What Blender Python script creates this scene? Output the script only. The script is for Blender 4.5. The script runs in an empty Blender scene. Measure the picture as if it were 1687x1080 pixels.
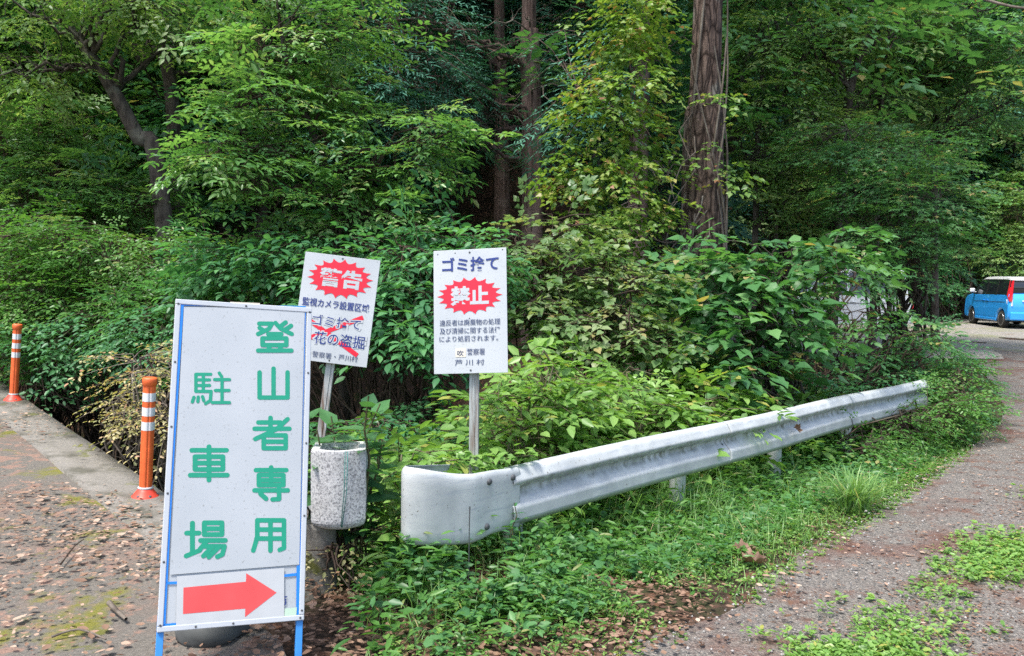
import bpy, bmesh, math, random
import numpy as np
from mathutils import Vector, Matrix

# ---------------------------------------------------------------- camera, world, sun, exposure
SC = bpy.context.scene
COL = SC.collection
PW, PH, FPX = 1687.0, 1080.0, 1350.0
CAM = Vector((0.0, 0.0, 1.6))
PITCH, ROLL = math.atan(90.0 / FPX), math.radians(-0.8)
cam_data = bpy.data.cameras.new('camera')
cam = bpy.data.objects.new('camera', cam_data)
COL.objects.link(cam)
RCAM = Matrix.Rotation(math.radians(90) - PITCH, 3, 'X') @ Matrix.Rotation(-ROLL, 3, 'Z')
cam.matrix_world = Matrix.Translation(CAM) @ RCAM.to_4x4()
cam_data.sensor_width = 36.0
cam_data.sensor_fit = 'HORIZONTAL'
cam_data.lens = 36.0 * FPX / PW
cam_data.clip_start, cam_data.clip_end = 0.05, 600.0
SC.camera = cam

SUN_EL, SUN_AZ = math.radians(66), math.radians(222)     # azimuth measured from +Y towards +X; the sun is behind the camera, to the left
world = bpy.data.worlds.new('World'); SC.world = world
world.use_nodes = True
wn, wl = world.node_tree.nodes, world.node_tree.links
bg = wn['Background']
sky = wn.new('ShaderNodeTexSky')
sky.sky_type = 'NISHITA'; sky.sun_disc = False
sky.sun_elevation = SUN_EL; sky.sun_rotation = SUN_AZ
sky.air_density, sky.dust_density, sky.ozone_density = 1.0, 3.0, 1.0
wl.new(sky.outputs[0], bg.inputs[0]); bg.inputs[1].default_value = 0.15
sun_d = bpy.data.lights.new('sun', 'SUN'); sun_d.energy = 2.3; sun_d.angle = math.radians(12); sun_d.color = (1.0, 0.97, 0.92)
sun = bpy.data.objects.new('sun', sun_d); COL.objects.link(sun)
sv = Vector((math.sin(SUN_AZ) * math.cos(SUN_EL), math.cos(SUN_AZ) * math.cos(SUN_EL), math.sin(SUN_EL)))
sun.rotation_euler = sv.to_track_quat('Z', 'Y').to_euler()
SC.view_settings.view_transform = 'Standard'; SC.view_settings.look = 'None'
SC.view_settings.exposure = 1.22; SC.view_settings.gamma = 1.0
SC.cycles.max_bounces = 10; SC.cycles.diffuse_bounces = 8; SC.cycles.glossy_bounces = 2; SC.cycles.transmission_bounces = 4
SC.cycles.use_denoising = False
SC.cycles.caustics_reflective = False; SC.cycles.caustics_refractive = False

# ---------------------------------------------------------------- small maths
def ss(a, b, x):
    t = np.clip((np.asarray(x, float) - a) / (b - a), 0, 1)
    return t * t * (3 - 2 * t)

def ray(px, py):
    return (RCAM @ Vector(((px - PW / 2) / FPX, -(py - PH / 2) / FPX, -1.0))).normalized()

def at(px, py, Y):
    d = ray(px, py)
    return CAM + d * (Y / d.y)

def fbm(x, y, seed=0, octs=4):
    rs = np.random.RandomState(seed)
    s = np.zeros_like(np.asarray(x, float)); a, f = 1.0, 1.0
    for _ in range(octs):
        for _k in range(3):
            th, ph = rs.rand() * 6.283, rs.rand() * 6.283
            s = s + a * np.sin(f * (x * np.cos(th) + y * np.sin(th)) + ph) / 3
        a *= 0.5; f *= 2.1
    return s

def surf(x, y):                                            # the travelled surface: deck, road, car park
    x = np.asarray(x, float); y = np.asarray(y, float)
    return -0.25 * (ss(4.5, 10, y) - 0.95 * ss(12, 20, y)) * ss(-2.0, 0.5, x) + 0.045 * np.maximum(0, -x - 2.4)

def gp_surf(px, py):                                       # where a pixel's ray meets that surface
    d = ray(px, py); t = 2.0
    for _ in range(60):
        p = CAM + d * t
        t += (float(surf(p.x, p.y)) - p.z) / d.z * 0.8 if abs(d.z) > 1e-4 else 0
    return CAM + d * t

KERB_END = gp_surf(510, 963)
KERB_FAR = gp_surf(2, 631)
kd = (KERB_FAR - KERB_END).xy.normalized()
KERB_OUT = KERB_END.xy + kd * 26
RAIL_A = Vector((0.06, 4.55)); RAIL_B = Vector((4.94, 9.75))
RDX, RDY = (RAIL_B - RAIL_A).normalized()
BX = [KERB_OUT.x, KERB_END.x, KERB_END.x + 0.25, 0.3, 5.2, 7.6, 9.5, 60]
BY = [KERB_OUT.y, KERB_END.y, KERB_END.y + 0.2, 5.5, 10.6, 15.0, 17.5, 40]

def terrain(x, y):
    x = np.asarray(x, float); y = np.asarray(y, float)
    sd = (y - np.interp(x, BX, BY)) * 0.7
    left = ss(0.0, -1.6, x)
    drop = left * 1.7 * ss(0.0, 0.25, sd) + (1 - left) * 0.95 * ss(0.1, 2.6, sd) * (1 - ss(11, 15.5, y))
    drop = drop * (1 - ss(13, 20, y) * 0.6)
    ys = 13.5 + 21 * ss(1.0, 6.5, x)
    hill = 0.55 * np.maximum(0, y - ys) * ss(0, 8, y - ys)
    hill = hill + 0.22 * np.maximum(0, -x - 7) * ss(8, 14, y)
    dr = (x - RAIL_A.x) * RDY - (y - RAIL_A.y) * RDX; sl = (x - RAIL_A.x) * RDX + (y - RAIL_A.y) * RDY
    drop = drop + 0.2 * ss(0.95, 0.15, dr) * ss(-0.2, 0.8, sl) * ss(8.5, 6.5, sl)
    bump = 0.05 * fbm(x * 1.3, y * 1.3, 3) * ss(0.2, 1.5, sd)
    return surf(x, y) - 0.03 - drop + hill + bump

def th(x, y): return float(terrain(x, y))

# ---------------------------------------------------------------- object helpers
def tag(o, label=None, cat=None, group=None, kind=None):
    for k, v in (('label', label), ('category', cat), ('group', group), ('kind', kind)):
        if v: o[k] = v
    return o

def thing(name, label, cat, loc=(0, 0, 0), group=None):
    o = bpy.data.objects.new(name, None); COL.objects.link(o)
    o.location = loc; o.empty_display_size = 0.1
    return tag(o, label, cat, group)

def link_mesh(name, me, mat, parent=None, world_verts=True):
    o = bpy.data.objects.new(name, me); COL.objects.link(o)
    for m in (mat if isinstance(mat, (list, tuple)) else [mat]): me.materials.append(m)
    if parent is not None:
        o.parent = parent
        if world_verts:                                    # vertices were given in world space: bring them to the parent's frame
            pm = Matrix.Translation(parent_loc(parent))
            me.transform(pm.inverted())
    return o

def parent_loc(o):
    v = Vector((0, 0, 0))
    while o is not None:
        v += o.location; o = o.parent
    return v

def copy_tree(o, parent=None):
    c = o.copy(); COL.objects.link(c); c.parent = parent
    for ch in o.children: copy_tree(ch, c)
    return c

def np_mesh(name, V, T=None, Q=None, tint=None, mat_idx=None, smooth=False):
    me = bpy.data.meshes.new(name)
    V = np.ascontiguousarray(V, np.float32)
    T = np.zeros((0, 3), np.int32) if T is None else np.asarray(T, np.int32)
    Q = np.zeros((0, 4), np.int32) if Q is None else np.asarray(Q, np.int32)
    nt, nq = len(T), len(Q)
    me.vertices.add(len(V)); me.vertices.foreach_set('co', V.ravel())
    me.loops.add(nt * 3 + nq * 4)
    me.loops.foreach_set('vertex_index', np.concatenate([T.ravel(), Q.ravel()]).astype(np.int32))
    me.polygons.add(nt + nq)
    me.polygons.foreach_set('loop_start', np.concatenate([np.arange(nt) * 3, nt * 3 + np.arange(nq) * 4]).astype(np.int32))
    me.polygons.foreach_set('loop_total', np.concatenate([np.full(nt, 3), np.full(nq, 4)]).astype(np.int32))
    if smooth: me.polygons.foreach_set('use_smooth', np.ones(nt + nq, bool))
    me.update(calc_edges=True)
    if tint is not None:
        a = me.attributes.new('tint', 'FLOAT', 'POINT'); a.data.foreach_set('value', np.ascontiguousarray(tint, np.float32))
    return me

class MB:                                                  # collects solids, links them as ONE mesh object
    def __init__(s): s.bm = bmesh.new()
    def poly(s, pts, thick=None, nrm=None):
        vs = [s.bm.verts.new(p) for p in pts]
        f = s.bm.faces.new(vs)
        if thick:
            f.normal_update()
            n = Vector(nrm) if nrm is not None else f.normal
            top = [s.bm.verts.new(Vector(p) + n * thick) for p in pts]
            s.bm.faces.new(list(reversed(top)))
            k = len(vs)
            for i in range(k): s.bm.faces.new([vs[i], vs[(i + 1) % k], top[(i + 1) % k], top[i]])
        return s
    def box(s, c, size, axes=None, bevel=0.0, seg=2):
        c = Vector(c); ax = axes or (Vector((1, 0, 0)), Vector((0, 1, 0)), Vector((0, 0, 1)))
        m = Matrix((ax[0] * size[0], ax[1] * size[1], ax[2] * size[2])).transposed().to_4x4()
        m.translation = c
        r = bmesh.ops.create_cube(s.bm, size=1.0, matrix=m)
        if bevel:
            es = list({e for v in r['verts'] for e in v.link_edges})
            bmesh.ops.bevel(s.bm, geom=es, offset=bevel, segments=seg, affect='EDGES', profile=0.5)
        return s
    def bar(s, p, q, w, d=None, up=(0, 0, 1), bevel=0.0):
        p, q = Vector(p), Vector(q); a = (q - p); L = a.length; a.normalize()
        u = a.cross(Vector(up)); u = u.normalized() if u.length > 1e-6 else Vector((1, 0, 0))
        return s.box((p + q) / 2, (w, d or w, L), (u, a.cross(u).normalized(), a), bevel)
    def tube(s, pts, radii, n=10, cap=True):
        pts = [Vector(p) for p in pts]
        if not hasattr(radii, '__len__'): radii = [radii] * len(pts)
        rings = []
        for i, p in enumerate(pts):
            t = (pts[min(i + 1, len(pts) - 1)] - pts[max(i - 1, 0)]).normalized()
            u = t.cross(Vector((0.3, 0.1, 1)) if abs(t.z) < 0.95 else Vector((1, 0.2, 0))).normalized(); w = t.cross(u)
            rings.append([s.bm.verts.new(p + (u * math.cos(k * math.tau / n) + w * math.sin(k * math.tau / n)) * radii[i]) for k in range(n)])
        for a, b in zip(rings, rings[1:]):
            for k in range(n):
                f = s.bm.faces.new([a[k], a[(k + 1) % n], b[(k + 1) % n], b[k]]); f.smooth = True
        if cap: s.bm.faces.new(list(reversed(rings[0]))); s.bm.faces.new(rings[-1])
        return s
    def lathe(s, prof, c=(0, 0, 0), n=24, axis=Vector((0, 0, 1)), cap=True):
        c = Vector(c); q = Vector((0, 0, 1)).rotation_difference(axis)
        rings = [[s.bm.verts.new(c + q @ Vector((r * math.cos(k * math.tau / n), r * math.sin(k * math.tau / n), z))) for k in range(n)] for r, z in prof]
        for a, b in zip(rings, rings[1:]):
            for k in range(n):
                f = s.bm.faces.new([a[k], a[(k + 1) % n], b[(k + 1) % n], b[k]]); f.smooth = True
        if cap: s.bm.faces.new(list(reversed(rings[0]))); s.bm.faces.new(rings[-1])
        return s
    def build(s, name, mat, parent=None, smooth_angle=None):
        bmesh.ops.recalc_face_normals(s.bm, faces=s.bm.faces[:])
        me = bpy.data.meshes.new(name); s.bm.to_mesh(me); s.bm.free()
        return link_mesh(name, me, mat, parent)

# ---------------------------------------------------------------- materials
def _m(name):
    m = bpy.data.materials.new(name); m.use_nodes = True
    nt = m.node_tree; return m, nt, nt.nodes, nt.links, nt.nodes['Principled BSDF']

def simple(name, col, rough=0.5, metal=0.0, spec=0.5, var=0.12, scale=6.0, bump=0.0, coat=0.0):
    m, nt, N, L, b = _m(name)
    tc = N.new('ShaderNodeTexCoord'); nz = N.new('ShaderNodeTexNoise'); nz.inputs['Scale'].default_value = scale; nz.inputs['Detail'].default_value = 8
    L.new(tc.outputs['Object'], nz.inputs['Vector'])
    mx = N.new('ShaderNodeMix'); mx.data_type = 'RGBA'
    mx.inputs[6].default_value = (*[c * (1 - var) for c in col], 1); mx.inputs[7].default_value = (*[min(1, c * (1 + var)) for c in col], 1)
    L.new(nz.outputs[0], mx.inputs[0]); L.new(mx.outputs[2], b.inputs['Base Color'])
    b.inputs['Roughness'].default_value = rough; b.inputs['Metallic'].default_value = metal
    b.inputs['Specular IOR Level'].default_value = spec
    if coat: b.inputs['Coat Weight'].default_value = coat; b.inputs['Coat Roughness'].default_value = 0.06
    if bump:
        bp = N.new('ShaderNodeBump'); bp.inputs['Strength'].default_value = bump; bp.inputs['Distance'].default_value = 0.02
        L.new(nz.outputs[0], bp.inputs['Height']); L.new(bp.outputs[0], b.inputs['Normal'])
    return m

def ramp(N, stops):
    r = N.new('ShaderNodeValToRGB'); e = r.color_ramp.elements
    while len(e) < len(stops): e.new(0.5)
    for el, (p, c) in zip(e, stops): el.position = p; el.color = (*c, 1) if len(c) == 3 else c
    return r

def leaf_mat(name, stops, rough=0.42, transl=0.42, spec=0.5):
    m, nt, N, L, b = _m(name)
    a = N.new('ShaderNodeAttribute'); a.attribute_name = 'tint'
    r = ramp(N, stops); L.new(a.outputs['Fac'], r.inputs[0])
    L.new(r.outputs[0], b.inputs['Base Color'])
    b.inputs['Roughness'].default_value = rough; b.inputs['Specular IOR Level'].default_value = spec
    t = N.new('ShaderNodeBsdfTranslucent')
    br = N.new('ShaderNodeMix'); br.data_type = 'RGBA'; br.blend_type = 'MULTIPLY'; br.inputs[0].default_value = 1.0
    L.new(r.outputs[0], br.inputs[6]); br.inputs[7].default_value = (1.25, 1.3, 0.6, 1)
    L.new(br.outputs[2], t.inputs[0])
    mx = N.new('ShaderNodeMixShader'); mx.inputs[0].default_value = transl
    L.new(b.outputs[0], mx.inputs[1]); L.new(t.outputs[0], mx.inputs[2])
    L.new(mx.outputs[0], N['Material Output'].inputs[0])
    return m

def bark_mat(name, c1, c2, c3, zs=0.12, scale=9.0, bump=0.8, lo=.36, plates=0):
    m, nt, N, L, b = _m(name)
    tc = N.new('ShaderNodeTexCoord'); mp = N.new('ShaderNodeMapping'); mp.inputs['Scale'].default_value = (1, 1, zs)
    L.new(tc.outputs['Object'], mp.inputs[0])
    n1 = N.new('ShaderNodeTexNoise'); n1.inputs['Scale'].default_value = scale; n1.inputs['Detail'].default_value = 10; n1.inputs['Roughness'].default_value = 0.7
    L.new(mp.outputs[0], n1.inputs['Vector'])
    n2 = N.new('ShaderNodeTexNoise'); n2.inputs['Scale'].default_value = 2.2; n2.inputs['Detail'].default_value = 8
    L.new(tc.outputs['Object'], n2.inputs['Vector'])
    r = ramp(N, [(lo, c1), (0.56, c2), (0.75, tuple(c * 1.3 for c in c2))]); L.new(n1.outputs[0], r.inputs[0])
    mk = ramp(N, [(0.56, (0, 0, 0)), (0.68, (1, 1, 1))]); L.new(n2.outputs[0], mk.inputs[0])
    mx = N.new('ShaderNodeMix'); mx.data_type = 'RGBA'; L.new(mk.outputs[0], mx.inputs[0]); L.new(r.outputs[0], mx.inputs[6]); mx.inputs[7].default_value = (*c3, 1)
    if plates:
        mp2 = N.new('ShaderNodeMapping'); mp2.inputs['Scale'].default_value = (1, 1, .24); wv = N.new('ShaderNodeVectorMath'); wv.operation = 'MULTIPLY_ADD'
        L.new(n2.outputs['Color'], wv.inputs[0]); wv.inputs[1].default_value = (.12, .12, .3); L.new(tc.outputs['Object'], wv.inputs[2]); L.new(wv.outputs[0], mp2.inputs[0])
        vo = N.new('ShaderNodeTexVoronoi'); vo.feature = 'DISTANCE_TO_EDGE'; vo.inputs['Scale'].default_value = plates; L.new(mp2.outputs[0], vo.inputs['Vector'])
        vr = ramp(N, [(0.0, (.22, .2, .19)), (0.16, (1, 1, 1))]); L.new(vo.outputs['Distance'], vr.inputs[0])
        mm = N.new('ShaderNodeMix'); mm.data_type = 'RGBA'; mm.blend_type = 'MULTIPLY'; mm.inputs[0].default_value = 1; L.new(mx.outputs[2], mm.inputs[6]); L.new(vr.outputs[0], mm.inputs[7]); mx = mm
        ad = N.new('ShaderNodeMath'); ad.operation = 'MULTIPLY'; L.new(n1.outputs[0], ad.inputs[0]); L.new(vr.outputs[0], ad.inputs[1]); n1 = ad
    L.new(mx.outputs[2], b.inputs['Base Color']); b.inputs['Roughness'].default_value = 0.9; b.inputs['Specular IOR Level'].default_value = 0.2
    bp = N.new('ShaderNodeBump'); bp.inputs['Strength'].default_value = bump; bp.inputs['Distance'].default_value = 0.03
    L.new(n1.outputs[0], bp.inputs['Height']); L.new(bp.outputs[0], b.inputs['Normal'])
    return m

M = {}
def panel_mat():
    m, nt, N, L, b = _m('aged_white_panel')
    tc = N.new('ShaderNodeTexCoord')
    n1 = N.new('ShaderNodeTexNoise'); n1.inputs['Scale'].default_value = 3.0; n1.inputs['Detail'].default_value = 9; L.new(tc.outputs['Object'], n1.inputs['Vector'])
    n2 = N.new('ShaderNodeTexNoise'); n2.inputs['Scale'].default_value = 95; n2.inputs['Detail'].default_value = 4; L.new(tc.outputs['Object'], n2.inputs['Vector'])
    r1 = ramp(N, [(0.3, (0.39, 0.42, 0.44)), (0.65, (0.45, 0.48, 0.50))]); L.new(n1.outputs[0], r1.inputs[0])
    r2 = ramp(N, [(0.62, (1, 1, 1)), (0.72, (0.72, 0.71, 0.68))]); L.new(n2.outputs[0], r2.inputs[0])
    mx = N.new('ShaderNodeMix'); mx.data_type = 'RGBA'; mx.blend_type = 'MULTIPLY'; mx.inputs[0].default_value = 1
    L.new(r1.outputs[0], mx.inputs[6]); L.new(r2.outputs[0], mx.inputs[7]); L.new(mx.outputs[2], b.inputs['Base Color'])
    rr = ramp(N, [(0.3, (.28, .28, .28)), (0.7, (.5, .5, .5))]); L.new(n1.outputs[0], rr.inputs[0]); L.new(rr.outputs[0], b.inputs['Roughness'])
    bp = N.new('ShaderNodeBump'); bp.inputs['Strength'].default_value = .15; bp.inputs['Distance'].default_value = .01; L.new(n1.outputs[0], bp.inputs['Height']); L.new(bp.outputs[0], b.inputs['Normal'])
    return m
M['white_panel'] = panel_mat()
M['white_frame'] = simple('white_frame', (0.46, 0.49, 0.52), 0.35, var=0.08, scale=12)
M['navy'] = simple('navy_print', (0.012, 0.03, 0.17), 0.4, var=0.15)
M['ink'] = simple('ink_print', (0.03, 0.05, 0.12), 0.4, var=0.15)
M['greyink'] = simple('grey_print', (0.12, 0.14, 0.17), 0.5, var=0.2)
M['red'] = simple('red_print', (0.62, 0.008, 0.03), 0.4, var=0.1)
M['arrow_red'] = simple('faded_red_sheet', (0.66, 0.075, 0.075), 0.35, var=0.22, scale=9)
M['green'] = simple('green_print', (0.010, 0.275, 0.165), 0.4, var=0.1, scale=20)
M['blue'] = simple('blue_paint', (0.015, 0.20, 0.68), 0.4, var=0.15, scale=20)
M['blueleg'] = simple('blue_leg_paint', (0.04, 0.24, 0.62), 0.45, var=0.15, scale=20)
M['grey_sticker'] = simple('grey_sticker', (0.46, 0.48, 0.49), 0.25, var=0.1, scale=14)
M['beige_tape'] = simple('beige_tape', (0.60, 0.56, 0.46), 0.4, var=0.1)
M['green_tape'] = simple('green_tape', (0.45, 0.60, 0.47), 0.4, var=0.1)
M['bolt'] = simple('bolt_steel', (0.07, 0.075, 0.08), 0.6, metal=0.0)
M['orange'] = simple('orange_plastic', (0.74, 0.13, 0.03), 0.5, var=0.38, scale=16)
M['orange_base'] = simple('orange_base_plastic', (0.72, 0.065, 0.035), 0.45, var=0.2, scale=10)
M['reflect'] = simple('reflective_band', (0.66, 0.68, 0.69), 0.3, var=0.12, scale=25)
M['galv'] = bark_mat('galvanised_rusty', (0.16, 0.10, 0.07), (0.40, 0.43, 0.43), (0.46, 0.49, 0.50), zs=0.08, scale=26, bump=0.1)
M['stone'] = simple('dark_stone', (0.075, 0.08, 0.078), 0.8, var=0.3, scale=8, bump=0.3)
M['black'] = simple('black_plastic', (0.015, 0.015, 0.017), 0.5)
M['tyre'] = simple('tyre_rubber', (0.02, 0.02, 0.02), 0.8)
M['glass'] = simple('tinted_glass', (0.012, 0.016, 0.02), 0.06, spec=0.8)
M['carblue'] = simple('blue_car_paint', (0.03, 0.35, 0.92), 0.25, var=0.03, coat=1.0)
M['carwhite'] = simple('white_car_paint', (0.75, 0.77, 0.80), 0.25, var=0.03, coat=1.0)
M['cargrey'] = simple('dark_grey_car_paint', (0.055, 0.065, 0.085), 0.25, var=0.03, coat=1.0)
M['lampred'] = simple('red_lamp_lens', (0.55, 0.02, 0.03), 0.15, spec=0.7)
M['lampclear'] = simple('clear_lamp_lens', (0.7, 0.72, 0.74), 0.1, spec=0.7)
M['alloy'] = simple('alloy_rim', (0.55, 0.56, 0.58), 0.3, metal=0.8)
M['rope'] = simple('green_cord', (0.03, 0.18, 0.16), 0.6)

def guardrail_mat():
    m, nt, N, L, b = _m('white_guardrail_paint')
    tc = N.new('ShaderNodeTexCoord')
    n1 = N.new('ShaderNodeTexNoise'); n1.inputs['Scale'].default_value = 5; n1.inputs['Detail'].default_value = 9
    mp = N.new('ShaderNodeMapping'); mp.inputs['Scale'].default_value = (19, 19, 5)
    n2 = N.new('ShaderNodeTexNoise'); n2.inputs['Scale'].default_value = 1; n2.inputs['Detail'].default_value = 5
    L.new(tc.outputs['Object'], n1.inputs['Vector']); L.new(tc.outputs['Object'], mp.inputs[0]); L.new(mp.outputs[0], n2.inputs['Vector'])
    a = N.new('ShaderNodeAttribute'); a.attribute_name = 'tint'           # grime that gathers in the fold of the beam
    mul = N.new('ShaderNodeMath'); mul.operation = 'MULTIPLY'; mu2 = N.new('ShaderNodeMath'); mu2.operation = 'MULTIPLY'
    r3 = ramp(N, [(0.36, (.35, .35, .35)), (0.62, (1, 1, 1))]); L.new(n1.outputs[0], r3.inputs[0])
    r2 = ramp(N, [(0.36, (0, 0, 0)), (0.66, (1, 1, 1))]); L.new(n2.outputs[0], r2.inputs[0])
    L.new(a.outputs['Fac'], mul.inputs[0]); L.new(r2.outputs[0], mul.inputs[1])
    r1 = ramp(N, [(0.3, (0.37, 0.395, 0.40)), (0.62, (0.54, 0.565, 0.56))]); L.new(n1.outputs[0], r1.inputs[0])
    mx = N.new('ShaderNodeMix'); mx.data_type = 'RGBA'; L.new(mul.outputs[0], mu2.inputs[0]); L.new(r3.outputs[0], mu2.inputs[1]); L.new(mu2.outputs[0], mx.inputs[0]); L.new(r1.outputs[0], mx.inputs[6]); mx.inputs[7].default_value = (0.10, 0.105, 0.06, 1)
    mp3 = N.new('ShaderNodeMapping'); mp3.inputs['Scale'].default_value = (2.2, 2.2, 26); L.new(tc.outputs['Object'], mp3.inputs[0])
    n3 = N.new('ShaderNodeTexNoise'); n3.inputs['Scale'].default_value = 1.6; n3.inputs['Detail'].default_value = 7; n3.inputs['Roughness'].default_value = .7; L.new(mp3.outputs[0], n3.inputs['Vector'])
    r4 = ramp(N, [(0.54, (0, 0, 0)), (0.70, (.75, .75, .75))]); L.new(n3.outputs[0], r4.inputs[0])       # scuffs along the rail
    m3 = N.new('ShaderNodeMix'); m3.data_type = 'RGBA'; L.new(r4.outputs[0], m3.inputs[0]); L.new(mx.outputs[2], m3.inputs[6]); m3.inputs[7].default_value = (.30, .34, .39, 1)
    n4 = N.new('ShaderNodeTexNoise'); n4.inputs['Scale'].default_value = 60; n4.inputs['Detail'].default_value = 3; L.new(tc.outputs['Object'], n4.inputs['Vector'])
    r5 = ramp(N, [(0.66, (0, 0, 0)), (0.73, (.8, .8, .8))]); L.new(n4.outputs[0], r5.inputs[0])           # chips and specks of rust
    m4 = N.new('ShaderNodeMix'); m4.data_type = 'RGBA'; L.new(r5.outputs[0], m4.inputs[0]); L.new(m3.outputs[2], m4.inputs[6]); m4.inputs[7].default_value = (.13, .11, .08, 1)
    L.new(m4.outputs[2], b.inputs['Base Color']); b.inputs['Roughness'].default_value = 0.45
    bp = N.new('ShaderNodeBump'); bp.inputs['Strength'].default_value = .25; bp.inputs['Distance'].default_value = .012; L.new(n1.outputs[0], bp.inputs['Height']); L.new(bp.outputs[0], b.inputs['Normal'])
    return m
M['rail'] = guardrail_mat()

def terrazzo_mat():
    m, nt, N, L, b = _m('speckled_granite')
    tc = N.new('ShaderNodeTexCoord'); v = N.new('ShaderNodeTexNoise'); v.inputs['Scale'].default_value = 100; v.inputs['Detail'].default_value = 3; v.inputs['Roughness'].default_value = 0.7
    n = N.new('ShaderNodeTexNoise'); n.inputs['Scale'].default_value = 6; n.inputs['Detail'].default_value = 6
    L.new(tc.outputs['Object'], v.inputs['Vector']); L.new(tc.outputs['Object'], n.inputs['Vector'])
    r = ramp(N, [(0.36, (0.17, 0.17, 0.18)), (0.47, (0.46, 0.46, 0.47)), (0.60, (0.64, 0.64, 0.64))]); L.new(v.outputs[0], r.inputs[0])
    mx = N.new('ShaderNodeMix'); mx.data_type = 'RGBA'; mx.blend_type = 'MULTIPLY'; mx.inputs[0].default_value = 0.5
    L.new(r.outputs[0], mx.inputs[6]); r2 = ramp(N, [(0.3, (0.6, 0.6, 0.55)), (0.6, (1, 1, 1))]); L.new(n.outputs[0], r2.inputs[0]); L.new(r2.outputs[0], mx.inputs[7])
    L.new(mx.outputs[2], b.inputs['Base Color']); b.inputs['Roughness'].default_value = 0.8
    return m
M['terrazzo'] = terrazzo_mat()

def ground_mat(name, base, layers, bump_scale=60, bump=0.5, vor=None):
    """base: ramp stops on fine noise; layers: (scale, lo, hi, colour, detail) patches laid over it."""
    m, nt, N, L, b = _m(name)
    tc = N.new('ShaderNodeTexCoord'); co = tc.outputs['Object']
    n = N.new('ShaderNodeTexNoise'); n.inputs['Scale'].default_value = bump_scale; n.inputs['Detail'].default_value = 8; n.inputs['Roughness'].default_value = 0.7
    L.new(co, n.inputs['Vector'])
    r = ramp(N, base); L.new(n.outputs[0], r.inputs[0]); cur = r.outputs[0]
    h = n.outputs[0]
    if vor:
        v = N.new('ShaderNodeTexVoronoi'); v.inputs['Scale'].default_value = vor; L.new(co, v.inputs['Vector'])
        sep = N.new('ShaderNodeSeparateColor'); L.new(v.outputs['Color'], sep.inputs[0])
        vr = ramp(N, [(0.0, (0.6, 0.6, 0.6)), (0.6, (0.95, 0.94, 0.92)), (0.93, (1.2, 1.18, 1.15)), (1.0, (1.55, 1.52, 1.46))]); L.new(sep.outputs[0], vr.inputs[0])
        mm = N.new('ShaderNodeMix'); mm.data_type = 'RGBA'; mm.blend_type = 'MULTIPLY'; mm.inputs[0].default_value = 0.9
        L.new(cur, mm.inputs[6]); L.new(vr.outputs[0], mm.inputs[7]); cur = mm.outputs[2]
        h2 = N.new('ShaderNodeMath'); h2.operation = 'SUBTRACT'; L.new(n.outputs[0], h2.inputs[0]); L.new(v.outputs['Distance'], h2.inputs[1]); h = h2.outputs[0]
    for sc, lo, hi, colr, det in layers:
        k = N.new('ShaderNodeTexNoise'); k.inputs['Scale'].default_value = sc; k.inputs['Detail'].default_value = det; k.inputs['Roughness'].default_value = 0.65
        mp = N.new('ShaderNodeMapping'); mp.inputs['Location'].default_value = (sc * 3.7 + lo * 40, lo * 70, sc); L.new(co, mp.inputs[0]); L.new(mp.outputs[0], k.inputs['Vector'])
        kr = ramp(N, [(lo, (0, 0, 0)), (hi, (1, 1, 1))]); L.new(k.outputs[0], kr.inputs[0])
        mx = N.new('ShaderNodeMix'); mx.data_type = 'RGBA'; L.new(kr.outputs[0], mx.inputs[0]); L.new(cur, mx.inputs[6]); mx.inputs[7].default_value = (*colr, 1); cur = mx.outputs[2]
    L.new(cur, b.inputs['Base Color']); b.inputs['Roughness'].default_value = 0.92; b.inputs['Specular IOR Level'].default_value = 0.25
    bp = N.new('ShaderNodeBump'); bp.inputs['Strength'].default_value = bump; bp.inputs['Distance'].default_value = 0.015
    L.new(h, bp.inputs['Height']); L.new(bp.outputs[0], b.inputs['Normal'])
    return m
M['soil'] = ground_mat('forest_soil', [(0.3, (0.022, 0.015, 0.010)), (0.55, (0.055, 0.035, 0.024)), (0.75, (0.12, 0.075, 0.05))], [(1.3, 0.52, 0.66, (0.03, 0.045, 0.012), 6), (9, 0.55, 0.62, (0.15, 0.075, 0.045), 6)], 40, 0.9)
M['gravel'] = ground_mat('road_gravel', [(0.3, (0.13, 0.117, 0.104)), (0.55, (0.245, 0.226, 0.205)), (0.8, (0.34, 0.317, 0.29))],
                         [(1.3, 0.50, 0.64, (0.16, 0.085, 0.065), 12), (4.5, 0.54, 0.64, (0.17, 0.10, 0.075), 12)], 60, 0.9, vor=95)
M['lot'] = ground_mat('car_park_gravel', [(0.3, (0.20, 0.19, 0.165)), (0.6, (0.33, 0.31, 0.28))], [(0.35, 0.5, 0.62, (0.19, 0.20, 0.09), 8), (1.7, 0.55, 0.7, (0.2, 0.15, 0.11), 8)], 25, 0.6, vor=30)
M['deck'] = ground_mat('old_deck_asphalt', [(0.3, (0.085, 0.077, 0.066)), (0.55, (0.155, 0.142, 0.123)), (0.8, (0.24, 0.217, 0.19))],
                       [(1.4, 0.50, 0.66, (0.18, 0.13, 0.105), 14), (9.0, 0.53, 0.60, (0.24, 0.155, 0.12), 10), (1.9, 0.56, 0.64, (0.155, 0.15, 0.03), 10), (6.5, 0.62, 0.70, (0.12, 0.125, 0.03), 8)], 70, 0.6)
M['concrete'] = ground_mat('weathered_concrete', [(0.3, (0.14, 0.13, 0.112)), (0.6, (0.225, 0.21, 0.185))], [(2.5, 0.5, 0.62, (0.10, 0.095, 0.075), 8), (3.7, 0.58, 0.66, (0.12, 0.125, 0.035), 8)], 50, 0.4)

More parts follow.
